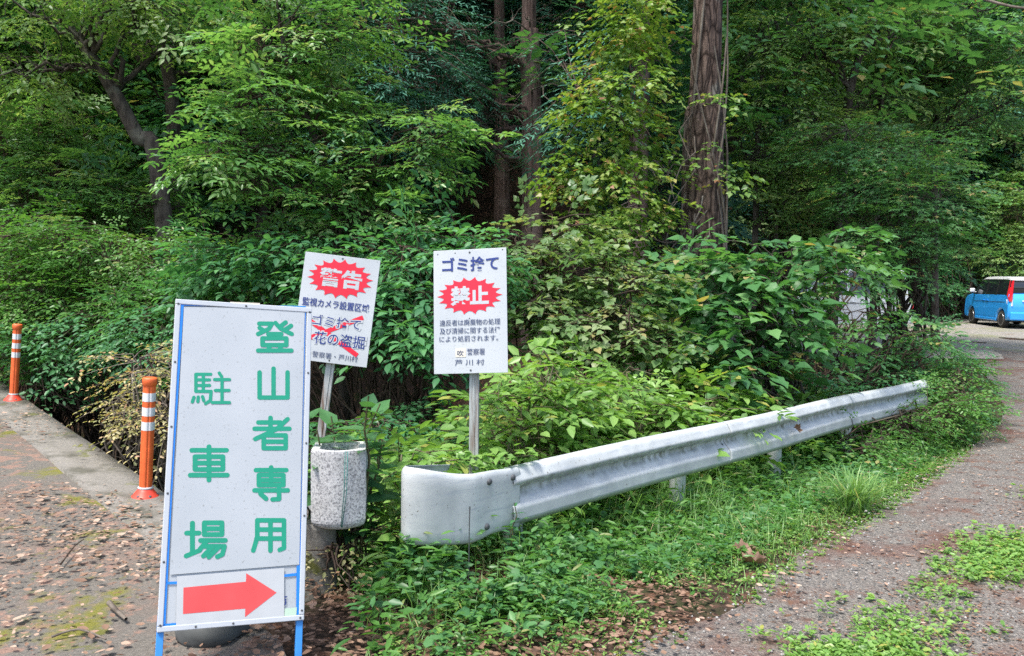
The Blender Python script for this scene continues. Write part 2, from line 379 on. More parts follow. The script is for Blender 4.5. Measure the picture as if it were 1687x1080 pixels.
M['cedar'] = bark_mat('cedar_bark', (0.045, 0.032, 0.028), (0.165, 0.117, 0.093), (0.26, 0.245, 0.21), zs=0.16, scale=24, bump=1.0, lo=.38, plates=11)
M['cedar_red'] = bark_mat('reddish_cedar_bark', (0.045, 0.028, 0.023), (0.16, 0.11, 0.093), (0.21, 0.165, 0.14), zs=0.05, scale=14, bump=0.8)
M['bark'] = bark_mat('grey_brown_bark', (0.025, 0.02, 0.017), (0.09, 0.075, 0.062), (0.13, 0.125, 0.10), zs=0.3, scale=14)
M['twig'] = bark_mat('twig_bark', (0.03, 0.02, 0.014), (0.085, 0.06, 0.045), (0.10, 0.085, 0.06), zs=0.3, scale=20, bump=0.2)
M['deadtwig'] = bark_mat('dead_twig', (0.07, 0.055, 0.045), (0.16, 0.135, 0.11), (0.2, 0.18, 0.15), zs=0.3, scale=20, bump=0.2)
M['stem'] = simple('green_stem', (0.09, 0.085, 0.035), 0.6, var=0.3)

M['l_bright'] = leaf_mat('yellow_green_leaf', rough=.33, spec=.65, stops=[(0.0, (0.055, 0.154, 0.057)), (0.5, (0.134, 0.297, 0.088)), (0.85, (0.221, 0.388, 0.125)), (1.0, (0.348, 0.380, 0.189))])
M['l_mid'] = leaf_mat('mid_green_leaf', [(0.0, (0.042, 0.127, 0.052)), (0.5, (0.087, 0.236, 0.076)), (0.9, (0.165, 0.338, 0.116)), (1.0, (0.411, 0.328, 0.130))])
M['l_dark'] = leaf_mat('dark_green_leaf', [(0.0, (0.036, 0.127, 0.059)), (0.5, (0.074, 0.230, 0.089)), (1.0, (0.145, 0.352, 0.136))], rough=0.4)
M['l_conifer'] = leaf_mat('cypress_frond', [(0.0, (0.030, 0.108, 0.074)), (0.5, (0.053, 0.178, 0.117)), (1.0, (0.108, 0.286, 0.186))], rough=0.6, transl=0.15, spec=0.3)
M['l_herb'] = leaf_mat('fresh_herb_leaf', [(0.0, (0.097, 0.206, 0.051)), (0.5, (0.186, 0.353, 0.077)), (0.9, (0.276, 0.444, 0.120)), (1.0, (0.388, 0.394, 0.102))], rough=0.38)
M['l_pale'] = leaf_mat('pale_leaf', [(0.0, (0.077, 0.168, 0.053)), (0.5, (0.153, 0.260, 0.092)), (0.9, (0.290, 0.366, 0.183)), (1.0, (0.366, 0.321, 0.137))], rough=0.36)
M['l_vine'] = leaf_mat('yellowing_vine_leaf', [(0.0, (0.070, 0.163, 0.034)), (0.45, (0.154, 0.285, 0.051)), (0.8, (0.266, 0.358, 0.086)), (0.95, (0.377, 0.326, 0.120)), (1.0, (0.349, 0.180, 0.102))])
M['l_dry'] = leaf_mat('dry_leaf', [(0.0, (0.181, 0.242, 0.081)), (0.4, (0.384, 0.363, 0.161)), (0.8, (0.600, 0.504, 0.263)), (1.0, (0.504, 0.263, 0.142))])
M['l_grass'] = leaf_mat('grass_blade', [(0.0, (0.090, 0.205, 0.062)), (0.55, (0.178, 0.339, 0.098)), (0.9, (0.304, 0.446, 0.152)), (1.0, (0.535, 0.463, 0.250))], rough=0.4)
M['l_fresh'] = leaf_mat('fresh_green_leaf', [(0.0, (0.035, 0.115, 0.025)), (0.5, (0.085, 0.225, 0.042)), (0.9, (0.15, 0.31, 0.075)), (1.0, (0.24, 0.28, 0.10))], rough=.38)
M['l_far'] = leaf_mat('painted_sun_leaf', [(0.0, (0.077, 0.178, 0.055)), (0.5, (0.153, 0.285, 0.074)), (1.0, (0.341, 0.446, 0.186))])  # sunlight put into the colour: paler leaves stand in for lit foliage
M['litter'] = leaf_mat('fallen_leaf', [(0.0, (0.07, 0.04, 0.027)), (0.25, (0.15, 0.085, 0.055)), (0.55, (0.28, 0.175, 0.12)), (0.85, (0.43, 0.31, 0.235)), (0.97, (0.50, 0.41, 0.32)), (1.0, (0.45, 0.34, 0.09))], rough=0.6, transl=0.1, spec=0.3)
# ---------------------------------------------------------------- foliage tools
def nrm(a): return a / np.maximum(np.linalg.norm(a, axis=-1, keepdims=True), 1e-9)

# leaf templates: (x along, y across, z up) in units of length / width / length, and triangles
OVATE = (np.array([(0, 0, 0), (.30, .46, .05), (.30, -.46, .05), (.70, .36, .03), (.70, -.36, .03), (1, 0, -.10), (.33, 0, -.02), (.68, 0, -.05)]),
         np.array([(0, 2, 6), (0, 6, 1), (2, 4, 7), (2, 7, 6), (6, 7, 3), (6, 3, 1), (4, 5, 7), (7, 5, 3)]))
LANCE = (np.array([(0, 0, 0), (.28, .40, .03), (.28, -.40, .03), (.62, .40, .02), (.62, -.40, .02), (1, 0, -.16), (.3, 0, -.02), (.65, 0, -.06)]), OVATE[1])
HEART = (np.array([(.06, 0, 0), (.0, .34, .02), (.0, -.34, .02), (.35, .52, .04), (.35, -.52, .04), (1, 0, -.14), (.33, 0, -.03), (.72, .22, -.03), (.72, -.22, -.03)]),
         np.array([(0, 2, 4), (0, 4, 6), (0, 6, 3), (0, 3, 1), (6, 4, 8), (6, 8, 5), (6, 5, 7), (6, 7, 3)]))
KITE = (np.array([(0, 0, 0), (.45, .45, .06), (.45, -.45, .06), (1, 0, -.06)]), np.array([(0, 2, 3), (0, 3, 1)]))
MAPLE = (np.array([(0, 0, 0), (.25, .2, .02), (.25, -.2, .02), (.55, .62, -.04), (.55, -.62, -.04), (.42, .16, .01), (.42, -.16, .01), (1, 0, -.08)]),
         np.array([(0, 2, 6), (0, 6, 5), (0, 5, 1), (2, 4, 6), (1, 5, 3), (5, 6, 7)]))
STRAP = (np.array([(0, .5, 0), (0, -.5, 0), (.55, .42, .03), (.55, -.42, .03), (1, 0, -.04)]), np.array([(0, 1, 3), (0, 3, 2), (2, 3, 4)]))

def leaves(P, D, Nv, Lg, W, tint, tmpl):
    V, T = tmpl
    D = nrm(D); Y = nrm(np.cross(Nv, D)); Z = np.cross(D, Y)
    n = len(P)
    X = P[:, None, :] + D[:, None, :] * (V[None, :, 0:1] * Lg[:, None, None]) + Y[:, None, :] * (V[None, :, 1:2] * W[:, None, None]) + Z[:, None, :] * (V[None, :, 2:3] * Lg[:, None, None])
    F = T[None] + (np.arange(n) * len(V))[:, None, None]
    return X.reshape(-1, 3), F.reshape(-1, 3), np.repeat(tint, len(V))

def spray_variant(rs, L=0.7, sides=5, per=6, leaf=0.075, wr=0.45, ang=45, droop=0.25, single=False, tilt=0.25, spread_up=0.0, jit=1.0):
    """leaf positions, directions, normals, lengths of one leafy twig along +x; +z is its upper side"""
    P, D, N, S = [], [], [], []
    def axis(p0, d, L, n, term=True):
        for i in range(n):
            t = (i + 0.6) / n
            p = p0 + d * (L * t); p[2] -= droop * (L * t) ** 2
            sgn = 1 if i % 2 else -1
            a = math.radians(58 + rs.randn() * 10 * jit) * sgn
            ld = np.array([d[0] * math.cos(a) - d[1] * math.sin(a), d[0] * math.sin(a) + d[1] * math.cos(a), d[2] - 0.12 + rs.randn() * 0.16 * jit + spread_up])
            P.append(p); D.append(ld); N.append(np.array([rs.randn() * tilt, rs.randn() * tilt, 1.0])); S.append(leaf * (0.75 + 0.5 * rs.rand()) * (1.0 - 0.25 * t))
        if term:
            p = p0 + d * L; p[2] -= droop * L * L
            P.append(p); D.append(d + np.array([0, 0, -.15])); N.append(np.array([0, rs.randn() * tilt, 1.0])); S.append(leaf)
    ax = np.array([1.0, 0, 0])
    if single: axis(np.zeros(3), ax, L, per)
    else:
        axis(np.zeros(3), ax, L, max(3, per // 2 + 1))
        for k in range(sides):
            t = (k + 0.5) / (sides + 0.4); sgn = 1 if k % 2 else -1
            p0 = ax * (L * t); p0[2] -= droop * (L * t) ** 2
            a = math.radians(ang + rs.randn() * 8 * jit) * sgn
            d = np.array([math.cos(a), math.sin(a), rs.randn() * 0.08 * jit])
            axis(p0, d, L * (0.62 - 0.32 * t) * (0.85 + 0.3 * rs.rand()), per)
    return np.array(P), nrm(np.array(D)), nrm(np.array(N)), np.array(S)

def make_species(seed, tmpl, wr, k=5, **kw):
    rs = np.random.RandomState(seed)
    return dict(tmpl=tmpl, wr=wr, var=[spray_variant(rs, wr=wr, **kw) for _ in range(k)], L=kw.get('L', 0.7))

SP = {
    'zelkova': make_species(1, OVATE, 0.44, L=0.60, sides=5, per=6, leaf=0.112, droop=0.35, tilt=0.22),
    'layered': make_species(2, LANCE, 0.52, L=0.7, sides=5, per=5, leaf=0.125, droop=0.4, tilt=0.22),
    'heart': make_species(3, HEART, 0.80, L=0.6, sides=3, per=4, leaf=0.135, droop=0.5, tilt=0.3),
    'small': make_species(4, OVATE, 0.5, L=0.55, sides=5, per=6, leaf=0.068, droop=0.35, tilt=0.3),
    'maple': make_species(5, MAPLE, 0.85, L=0.7, sides=5, per=6, leaf=0.105, droop=0.3, tilt=0.16, jit=0.8),
    'vine': make_species(6, HEART, 0.75, L=0.5, sides=3, per=5, leaf=0.085, droop=0.6, tilt=0.4),
    'dry': make_species(7, OVATE, 0.5, L=0.5, sides=4, per=4, leaf=0.05, droop=0.3, tilt=0.5),
    'conifer': make_species(8, STRAP, 0.22, L=0.8, sides=9, per=11, leaf=0.085, ang=52, droop=0.55, tilt=0.15, jit=0.7),
    'herb': make_species(11, OVATE, 0.52, L=0.42, sides=3, per=4, leaf=0.115, droop=0.5, tilt=0.28),
    'far': make_species(9, KITE, 0.55, L=1.1, sides=4, per=5, leaf=0.23, droop=0.25, tilt=0.35),
    'farcon': make_species(10, KITE, 0.34, L=1.3, sides=6, per=6, leaf=0.26, droop=0.45, tilt=0.2),
}

def place_sprays(sp, O, X, U, S, rs, tvar=0.28, tint0=None):
    """sprays of species sp at origins O, pointing along X with upper side U, scaled S"""
    X = nrm(X); Y = nrm(np.cross(U, X)); Z = np.cross(X, Y)
    which = rs.randint(0, len(sp['var']), len(O)); out = []
    base = rs.rand(len(O)) if tint0 is None else tint0
    for k, (P, D, N, LS) in enumerate(sp['var']):
        i = np.where(which == k)[0]
        if not len(i): continue
        R = np.stack([X[i], Y[i], Z[i]], axis=1)          # rows: local axes
        Pw = np.einsum('lj,njk->nlk', P, R) * S[i][:, None, None] + O[i][:, None, :]
        Dw = np.einsum('lj,njk->nlk', D, R); Nw = np.einsum('lj,njk->nlk', N, R)
        n, l = len(i), len(P)
        Lw = np.repeat(S[i], l) * np.tile(LS, n) * (0.85 + 0.3 * rs.rand(n * l))
        tint = np.clip(np.repeat(base[i], l) * (1 - tvar) + tvar * rs.rand(n * l) * 1.15, 0, 1)
        odd = rs.rand(n * l) < 0.012; tint[odd] = 1.0
        Dw = Dw.reshape(-1, 3) + rs.randn(n * l, 3) * 0.08
        out.append(leaves(Pw.reshape(-1, 3), Dw, Nw.reshape(-1, 3), Lw, Lw * sp['wr'], tint, sp['tmpl']))
    return join(out)

def join(parts):
    Vs, Fs, Ts, off = [], [], [], 0
    for v, f, t in parts:
        Vs.append(v); Fs.append(f + off); Ts.append(t); off += len(v)
    return np.concatenate(Vs), np.concatenate(Fs), np.concatenate(Ts)

def np_tubes(polys, n=3):
    """many thin tubes at once: polys = list of (points k x 3, radii k), same k -> verts, quads"""
    Vs, Qs, off = [], [], 0
    bylen = {}
    for p, r in polys: bylen.setdefault(len(p), []).append((p, r))
    for k, lst in bylen.items():
        P = np.array([a for a, _ in lst], float); R = np.array([b for _, b in lst], float)
        Tn = np.empty_like(P); Tn[:, 1:-1] = P[:, 2:] - P[:, :-2]; Tn[:, 0] = P[:, 1] - P[:, 0]; Tn[:, -1] = P[:, -1] - P[:, -2]
        Tn = nrm(Tn); ref = np.where(np.abs(Tn[:, :1, 2:3]) > 0.9, np.array([[[1.0, 0.1, 0]]]), np.array([[[0.05, 0.1, 1.0]]]))
        U = nrm(np.cross(Tn, np.broadcast_to(ref, Tn.shape))); Wv = np.cross(Tn, U)
        ang = np.arange(n) * (2 * math.pi / n)
        ring = P[:, :, None, :] + R[:, :, None, None] * (U[:, :, None, :] * np.cos(ang)[None, None, :, None] + Wv[:, :, None, :] * np.sin(ang)[None, None, :, None])
        m = len(lst)
        idx = np.arange(m * k * n).reshape(m, k, n)
        a = idx[:, :-1, :]; b = np.roll(a, -1, axis=2); d = idx[:, 1:, :]; c = np.roll(d, -1, axis=2)
        Qs.append(np.stack([a, b, c, d], axis=-1).reshape(-1, 4) + off); Vs.append(ring.reshape(-1, 3)); off += m * k * n
    return np.concatenate(Vs), np.concatenate(Qs)

def curve_pts(a, b, rs, k=5, sag=0.1, wob=0.06):
    a, b = np.array(a, float), np.array(b, float); L = np.linalg.norm(b - a)
    t = np.linspace(0, 1, k)[:, None]
    p = a + (b - a) * t
    p[:, 2] += (np.sin(t[:, 0] * math.pi)) * sag * L
    p[1:-1] += rs.randn(k - 2, 3) * wob * L
    return p

def smooth_path(pts, k=24):
    pts = np.array(pts, float); m = len(pts)
    t = np.linspace(0, m - 1, k); i = np.clip(t.astype(int), 0, m - 2); f = (t - i)[:, None]
    g = lambda j: pts[np.clip(j, 0, m - 1)]
    p0, p1, p2, p3 = g(i - 1), g(i), g(i + 1), g(i + 2)
    return 0.5 * (2 * p1 + (p2 - p0) * f + (2 * p0 - 5 * p1 + 4 * p2 - p3) * f ** 2 + (3 * p1 - p0 - 3 * p2 + p3) * f ** 3)

def trunk_mesh(path, radii, rs, n=18, rough=0.06, flare=0.35):
    """tapered trunk with fluted, uneven section"""
    P = smooth_path(path, max(12, int(np.linalg.norm(np.array(path[-1]) - np.array(path[0])) * 5)))
    k = len(P); t = np.linspace(0, 1, k)
    R = np.interp(t, np.linspace(0, 1, len(radii)), radii)
    R = R * (1 + flare * np.exp(-t * k / 5 * 1.4))
    Tn = nrm(np.gradient(P, axis=0)); U = nrm(np.cross(Tn, np.array([0.03, 0.99, 0.05]))); W = np.cross(Tn, U)
    a = np.linspace(0, 2 * math.pi, n, endpoint=False)
    ph = rs.rand(4) * 6.28
    mod = 1 + rough * (np.sin(3 * a[None] + ph[0] + t[:, None] * 3) + 0.7 * np.sin(5 * a[None] + ph[1] - t[:, None] * 5) + 0.5 * np.sin(9 * a[None] + ph[2] + t[:, None] * 4)) + rs.randn(k, n) * rough * 0.22
    V = P[:, None] + (R[:, None] * mod)[..., None] * (U[:, None] * np.cos(a)[None, :, None] + W[:, None] * np.sin(a)[None, :, None])
    idx = np.arange(k * n).reshape(k, n); A = idx[:-1]; B = np.roll(A, -1, 1); Dn = idx[1:]; C = np.roll(Dn, -1, 1)
    return V.reshape(-1, 3), np.stack([A, B, C, Dn], -1).reshape(-1, 4), P

def blob_sprays(c, r, n, rs, layer=0.0, droop=-0.12, shell=0.5, up_bias=0.0, face=None, spiky=0.35, lift=0.0):
    u = nrm(rs.randn(n, 3)); u[:, 2] = u[:, 2] + up_bias; u = nrm(u)
    if face is not None:                                  # most twigs on the open side of the crown
        f = np.array(face); flip = (u @ f < -0.1) & (rs.rand(n) < 0.6); u[flip] -= 2 * (u[flip] @ f)[:, None] * f
    rho = shell + (1 - shell) * rs.rand(n) ** 0.7
    O = np.array(c) + u * rho[:, None] * np.array(r) * (1 + spiky * (rs.rand(n, 1) - 0.5))
    if layer: O[:, 2] = np.round(O[:, 2] / layer) * layer + rs.randn(n) * layer * 0.10
    X = u * np.array([1, 1, 0.25]) + rs.randn(n, 3) * np.array([.45, .45, .10]); X = nrm(X); X[:, 2] += droop + lift
    U = np.tile([0, 0, 1.0], (n, 1)) + rs.randn(n, 3) * 0.22 + u * 0.25
    return O, X, U

def tree(name, label, cat, trunk, radii, blobs, species, mat, bark, seed, group=None, layer=0.0, scale=1.0, twig_mat=None, droop=-0.12,
         trunk_name='trunk', crown_name='crown', base=None, face=None, limbs=True, shell=0.5, sides=16, twigs=True, extra=None, spiky=0.35, tvar=0.28, rough=0.06):
    """trunk: list of world points; blobs: (centre, radii, number of twigs)"""
    rs = np.random.RandomState(seed); sp = SP[species]
    trunk = [tuple(p) for p in trunk]; b = base or trunk[0]
    root = thing(name, label, cat, b, group)
    V, Q, path = trunk_mesh(trunk, radii, rs, sides, rough)
    link_mesh(trunk_name, np_mesh(trunk_name, V, Q=Q, smooth=True), M[bark], root)
    polys, parts = [], []
    for (c, r, n) in blobs:
        c = np.array(c, float); r = np.array(r if hasattr(r, '__len__') else (r, r, r), float)
        d = np.linalg.norm(path - c + np.array([0, 0, 0.5]) * np.linalg.norm(r), axis=1); j = int(np.argmin(d + np.where(path[:, 2] > c[2], 0.6, 0)))
        rad = float(np.interp(j / (len(path) - 1), np.linspace(0, 1, len(radii)), radii))
        O, X, U = blob_sprays(c, r, n, rs, layer, droop, shell, face=face, spiky=spiky)
        S = scale * (0.75 + 0.5 * rs.rand(n))
        parts.append(place_sprays(sp, O, X, U, S, rs, tvar))
        if limbs:
            nl = max(2, min(7, n // 14)); ends = []
            for q in range(nl):
                e = c + (rs.rand(3) - 0.5) * r * 1.2
                pl = curve_pts(path[j], e, rs, 9, 0.08, 0.045)
                polys.append((pl, np.linspace(min(rad * 0.6, 0.075, (.03 if species == 'conifer' else 1)), 0.010, 9) * scale)); ends.append(pl)
            allp = np.concatenate([e[2:] for e in ends])
            if twigs:
                for o in O:
                    q = allp[np.argmin(np.linalg.norm(allp - o, axis=1) + rs.rand(len(allp)) * 0.25)]
                    polys.append((curve_pts(q, o + 0.0, rs, 4, 0.05, 0.05), np.array([.010, .008, .006, .004]) * scale))
        if twigs:
            Xn = nrm(X)
            for o, x, s in zip(O, Xn, S):
                L = sp['L'] * s * 0.9; t = np.linspace(0, 1, 4)[:, None]
                p = o + x * L * t; p[:, 2] -= 0.35 * (L * t[:, 0]) ** 2
                polys.append((p, np.array([.0045, .004, .003, .0018]) * scale))
    if polys:
        V, Q = np_tubes(polys, 4)
        link_mesh('branches', np_mesh('branches', V, Q=Q, smooth=True), M[twig_mat or bark], root)
    V, F, T = join(parts)
    link_mesh(crown_name, np_mesh(crown_name, V, F, tint=T), M[mat], root)
    if extra: extra(root, rs)
    return root

def shrub(name, label, base, blobs, species, mat, seed, stems=9, layer=0.0, scale=1.0, cat='shrub', group=None, droop=-0.12, face=None, bark='twig', shell=0.45, spiky=0.4, tvar=0.3, stem_r=0.018, thin=1.0):
    rs = np.random.RandomState(seed); sp = SP[species]
    root = thing(name, label, cat, tuple(base), group); b = np.array(base, float)
    polys, parts = [], []
    for (c, r, n) in blobs:
        n = max(4, int(n * thin))
        c = np.array(c, float); r = np.array(r if hasattr(r, '__len__') else (r, r, r), float)
        O, X, U = blob_sprays(c, r, n, rs, layer, droop, shell, face=face, spiky=spiky)
        O[:, 2] = np.maximum(O[:, 2], terrain(O[:, 0], O[:, 1]) + 0.05)
        S = scale * (0.75 + 0.5 * rs.rand(n)); parts.append(place_sprays(sp, O, X, U, S, rs, tvar))
        ends = []
        for q in range(max(3, int(stems))):
            e = c + (rs.rand(3) - 0.5) * r * 1.3
            s0 = b + np.array([rs.randn() * 0.12, rs.randn() * 0.12, -0.03])
            pl = curve_pts(s0, e, rs, 9, 0.12, 0.035); ends.append(pl); polys.append((pl, np.linspace(stem_r, 0.006, 9) * (0.7 + 0.6 * rs.rand())))
        allp = np.concatenate([e[3:] for e in ends])
        Xn = nrm(X)
        for o, x, s in zip(O, Xn, S):
            q = allp[np.argmin(np.linalg.norm(allp - o, axis=1) + rs.rand(len(allp)) * 0.2)]
            polys.append((curve_pts(q, o, rs, 4, 0.05, 0.05), np.array([.007, .006, .005, .0035])))
            L = sp['L'] * s * 0.9; t = np.linspace(0, 1, 4)[:, None]; p = o + x * L * t; p[:, 2] -= 0.35 * (L * t[:, 0]) ** 2
            polys.append((p, np.array([.004, .0035, .0026, .0016])))
    V, Q = np_tubes(polys, 4); link_mesh('stems', np_mesh('stems', V, Q=Q, smooth=True), M[bark], root)
    V, F, T = join(parts); link_mesh('foliage', np_mesh('foliage', V, F, tint=T), M[mat], root)
    return root

def herb_arrays(base, h, rs, leaf=0.11, wr=0.45, nstem=4, lean=0.25, tmpl=LANCE, pairs=None, tint=0.5):
    """an upright leafy herb: leaning stems carrying pairs of leaves, larger at mid height"""
    P, D, N, S, T, polys = [], [], [], [], [], []
    b = np.array(base, float)
    for s in range(nstem):
        a = rs.rand() * 6.28; le = lean * (0.4 + rs.rand()); hh = h * (0.65 + 0.45 * rs.rand())
        top = b + np.array([math.cos(a) * le * hh, math.sin(a) * le * hh, hh])
        pl = curve_pts(b + np.array([math.cos(a), math.sin(a), 0]) * 0.05 * nstem * rs.rand() * 0.5, top, rs, 6, 0.03, 0.02)
        polys.append((pl, np.linspace(0.006, 0.0025, 6) * (0.6 + h)))
        m = pairs or max(4, int(hh / 0.075)); ph = rs.rand() * 6.28
        for i in range(m):
            t = 0.22 + 0.78 * (i + 0.5) / m
            k = t * 5; j = min(4, int(k)); p = pl[j] + (pl[j + 1] - pl[j]) * (k - j)
            for q in (0, math.pi):
                aa = ph + i * 1.9 + q + rs.randn() * 0.25
                P.append(p); D.append([math.cos(aa), math.sin(aa), 0.25 - 0.35 * rs.rand() + 0.4 * (t > 0.93)]); N.append([rs.randn() * .2, rs.randn() * .2, 1])
                S.append(leaf * (0.6 + 0.6 * math.sin(min(1, t * 1.1) * 2.6)) * (0.8 + 0.4 * rs.rand())); T.append(np.clip(tint + 0.35 * (t - 0.6) + rs.randn() * 0.13, 0, 0.98))
    S = np.array(S)
    return leaves(np.array(P), np.array(D), nrm(np.array(N, float)), S, S * wr, np.array(T), tmpl), polys

def grass_arrays(B, H, rs, w=0.006, bend=0.5):
    """curved grass blades: bases B (n,3), heights H"""
    n = len(B); a = rs.rand(n) * 6.283; d = np.stack([np.cos(a), np.sin(a), np.zeros(n)], 1); sd = np.stack([-np.sin(a), np.cos(a), np.zeros(n)], 1)
    bd = bend * (0.3 + rs.rand(n)); W = w * (0.6 + 0.8 * rs.rand(n))
    V = []
    for t, wf in ((0, 1.0), (0.4, 0.9), (0.75, 0.6)):
        c = B + d * (H * bd * t * t)[:, None] + np.array([0, 0, 1.0]) * (H * (t - 0.25 * bd * t * t))[:, None]
        V += [c - sd * (W * wf)[:, None] / 2, c + sd * (W * wf)[:, None] / 2]
    V.append(B + d * (H * bd)[:, None] + np.array([0, 0, 1.0]) * (H * (1 - 0.35 * bd))[:, None])
    V = np.stack(V, 1)
    T = np.array([(0, 1, 3), (0, 3, 2), (2, 3, 5), (2, 5, 4), (4, 5, 6)])
    F = T[None] + (np.arange(n) * 7)[:, None, None]
    tint = np.clip(0.5 + rs.randn(n) * 0.25, 0, 1)
    return V.reshape(-1, 3), F.reshape(-1, 3), np.repeat(tint, 7)

def flat_leaf_arrays(Pn, rs, size=0.06, tint=None, lift=0.01):
    n = len(Pn); a = rs.rand(n) * 6.283
    D = np.stack([np.cos(a), np.sin(a), rs.randn(n) * 0.09], 1); N = np.stack([rs.randn(n) * .18, rs.randn(n) * .18, np.ones(n)], 1)
    L = size * (0.5 + rs.rand(n)); P = Pn + np.array([0, 0, lift]) - D * L[:, None] * 0.5
    P[:, 2] += np.abs(D[:, 2]) * L * 0.5 + 0.004 * rs.rand(n)
    tint = rs.rand(n) if tint is None else tint
    return leaves(P, D, nrm(N), L, L * (0.45 + 0.25 * rs.rand(n)), tint, CURL)
CURL = (np.array([(0, 0, .02), (.30, .46, .055), (.30, -.46, .05), (.70, .36, .05), (.70, -.36, .07), (1, 0, .05), (.33, 0, 0), (.68, 0, 0)]), OVATE[1])

def stuff(name, arr, mat, label, cat, sun=None):
    V, F, T = arr
    o = link_mesh(name, np_mesh(name, V, F, tint=T), M[mat])
    return tag(o, label, cat, kind='stuff')
# ---------------------------------------------------------------- the setting
def axis_pts(lo, hi, flo, fhi, fine, coarse):
    a = list(np.arange(flo, fhi, fine)); x = flo; st = fine
    left = []
    while x > lo: st *= 1.18; x -= st; left.append(x)
    x = a[-1]; st = fine; right = []
    while x < hi: st *= 1.18; x += st; right.append(x)
    return np.array(sorted(left) + a + right)

def height_grid(name, X, Y, fz, mat, kind='structure'):
    gx, gy = np.meshgrid(X, Y, indexing='ij'); gz = fz(gx, gy)
    V = np.stack([gx, gy, gz], -1).reshape(-1, 3); nx, ny = gx.shape
    idx = np.arange(nx * ny).reshape(nx, ny)
    Q = np.stack([idx[:-1, :-1], idx[1:, :-1], idx[1:, 1:], idx[:-1, 1:]], -1).reshape(-1, 4)
    o = link_mesh(name, np_mesh(name, V, Q=Q, smooth=True), M[mat]); o['kind'] = kind
    return o

height_grid('ground', axis_pts(-220, 220, -9, 12, 0.16, 1), axis_pts(-60, 260, 2.5, 20, 0.16, 1), terrain, 'soil')

# gravel road: a ribbon from the camera's feet to the car park, its left edge read off the photograph
EDGE_PX = [(985, 1080), (1180, 1010), (1290, 930), (1400, 865), (1500, 800), (1580, 750), (1635, 700), (1650, 650), (1610, 600), (1590, 575)]
EDGE = [(-0.35, 1.6), (-0.1, 2.6)] + [tuple(gp_surf(*p).xy) for p in EDGE_PX]
EDGE_S = smooth_path([(x, y, 0) for x, y in EDGE], 120)[:, :2]
def ribbon(name, left, right, nt, lift, mat, seed, rough=0.02):
    n = len(left); t = np.linspace(0, 1, nt)
    G = left[:, None] * (1 - t[None, :, None]) + right[:, None] * t[None, :, None]
    z = surf(G[..., 0], G[..., 1]) + lift + rough * fbm(G[..., 0] * 2.2, G[..., 1] * 2.2, seed) * np.sin(math.pi * np.clip(t * 1.0, 0, 1))[None] - 0.035 * (1 - np.minimum(1, t * 12))[None]
    V = np.concatenate([G, z[..., None]], -1).reshape(-1, 3); idx = np.arange(n * nt).reshape(n, nt)
    Q = np.stack([idx[:-1, :-1], idx[:-1, 1:], idx[1:, 1:], idx[1:, :-1]], -1).reshape(-1, 4)
    o = link_mesh(name, np_mesh(name, V, Q=Q, smooth=True), M[mat]); o['kind'] = 'structure'; return o
rs0 = np.random.RandomState(5)
jag = np.stack([fbm(np.arange(120) * 0.55, np.zeros(120), 9), fbm(np.arange(120) * 0.55, np.ones(120) * 3, 11)], 1) * 0.06
left_e = EDGE_S + jag
right_e = EDGE_S + np.linspace(5.5, 9.0, 120)[:, None] * np.array([[0.92, -0.4]])
ribbon('road', left_e, right_e, 60, 0.02, 'gravel', 4)

def lot_z(x, y): return surf(x, y) + 0.012 + 0.015 * fbm(x, y, 8)
lx, ly = np.linspace(5.2, 44, 70), np.linspace(17.3, 33.5, 50)
gx, gy = np.meshgrid(lx, ly, indexing='ij')
gx = gx + fbm(gy * 0.8, gx * 0, 2) * 0.5
V = np.stack([gx, gy, lot_z(gx, gy)], -1).reshape(-1, 3); idx = np.arange(70 * 50).reshape(70, 50)
o = link_mesh('parking_lot', np_mesh('parking_lot', V, Q=np.stack([idx[:-1, :-1], idx[1:, :-1], idx[1:, 1:], idx[:-1, 1:]], -1).reshape(-1, 4), smooth=True), M['lot']); o['kind'] = 'structure'

# paved deck on the left with its concrete edge strip (a low kerb with a face that drops into the gully)
kn = Vector((-kd.y, kd.x)); kn = kn if kn.y < 0 else -kn    # from the kerb towards the camera
def kpt(s, off): v = KERB_END.xy + kd * s + kn * off; return v
def strip(name, s0, s1, ns, o0, o1, no, lift, mat, thick, seed, right_edge=None):
    S = np.linspace(s0, s1, ns) ; Oo = np.linspace(o0, o1, no)
    Pxy = np.array([[tuple(kpt(s, oo)) for oo in Oo] for s in S])
    z = surf(Pxy[..., 0], Pxy[..., 1]) + lift + 0.012 * fbm(Pxy[..., 0] * 1.7, Pxy[..., 1] * 1.7, seed)
    top = np.concatenate([Pxy, z[..., None]], -1); bot = top.copy(); bot[..., 2] -= thick
    idx = np.arange(ns * no).reshape(ns, no); off = ns * no
    Q = [np.stack([idx[:-1, :-1], idx[1:, :-1], idx[1:, 1:], idx[:-1, 1:]], -1).reshape(-1, 4)]
    for ring in (idx[:, 0], idx[::-1, -1], idx[0, ::-1], idx[-1, :]):
        Q.append(np.stack([ring[:-1], ring[:-1] + off, ring[1:] + off, ring[1:]], -1))
    o = link_mesh(name, np_mesh(name, np.concatenate([top.reshape(-1, 3), bot.reshape(-1, 3)]), Q=np.concatenate(Q)), M[mat]); o['kind'] = 'structure'; return o
strip('kerb_strip', -0.12, 26, 130, 0.0, 0.42, 4, 0.022, 'concrete', 1.9, 12)
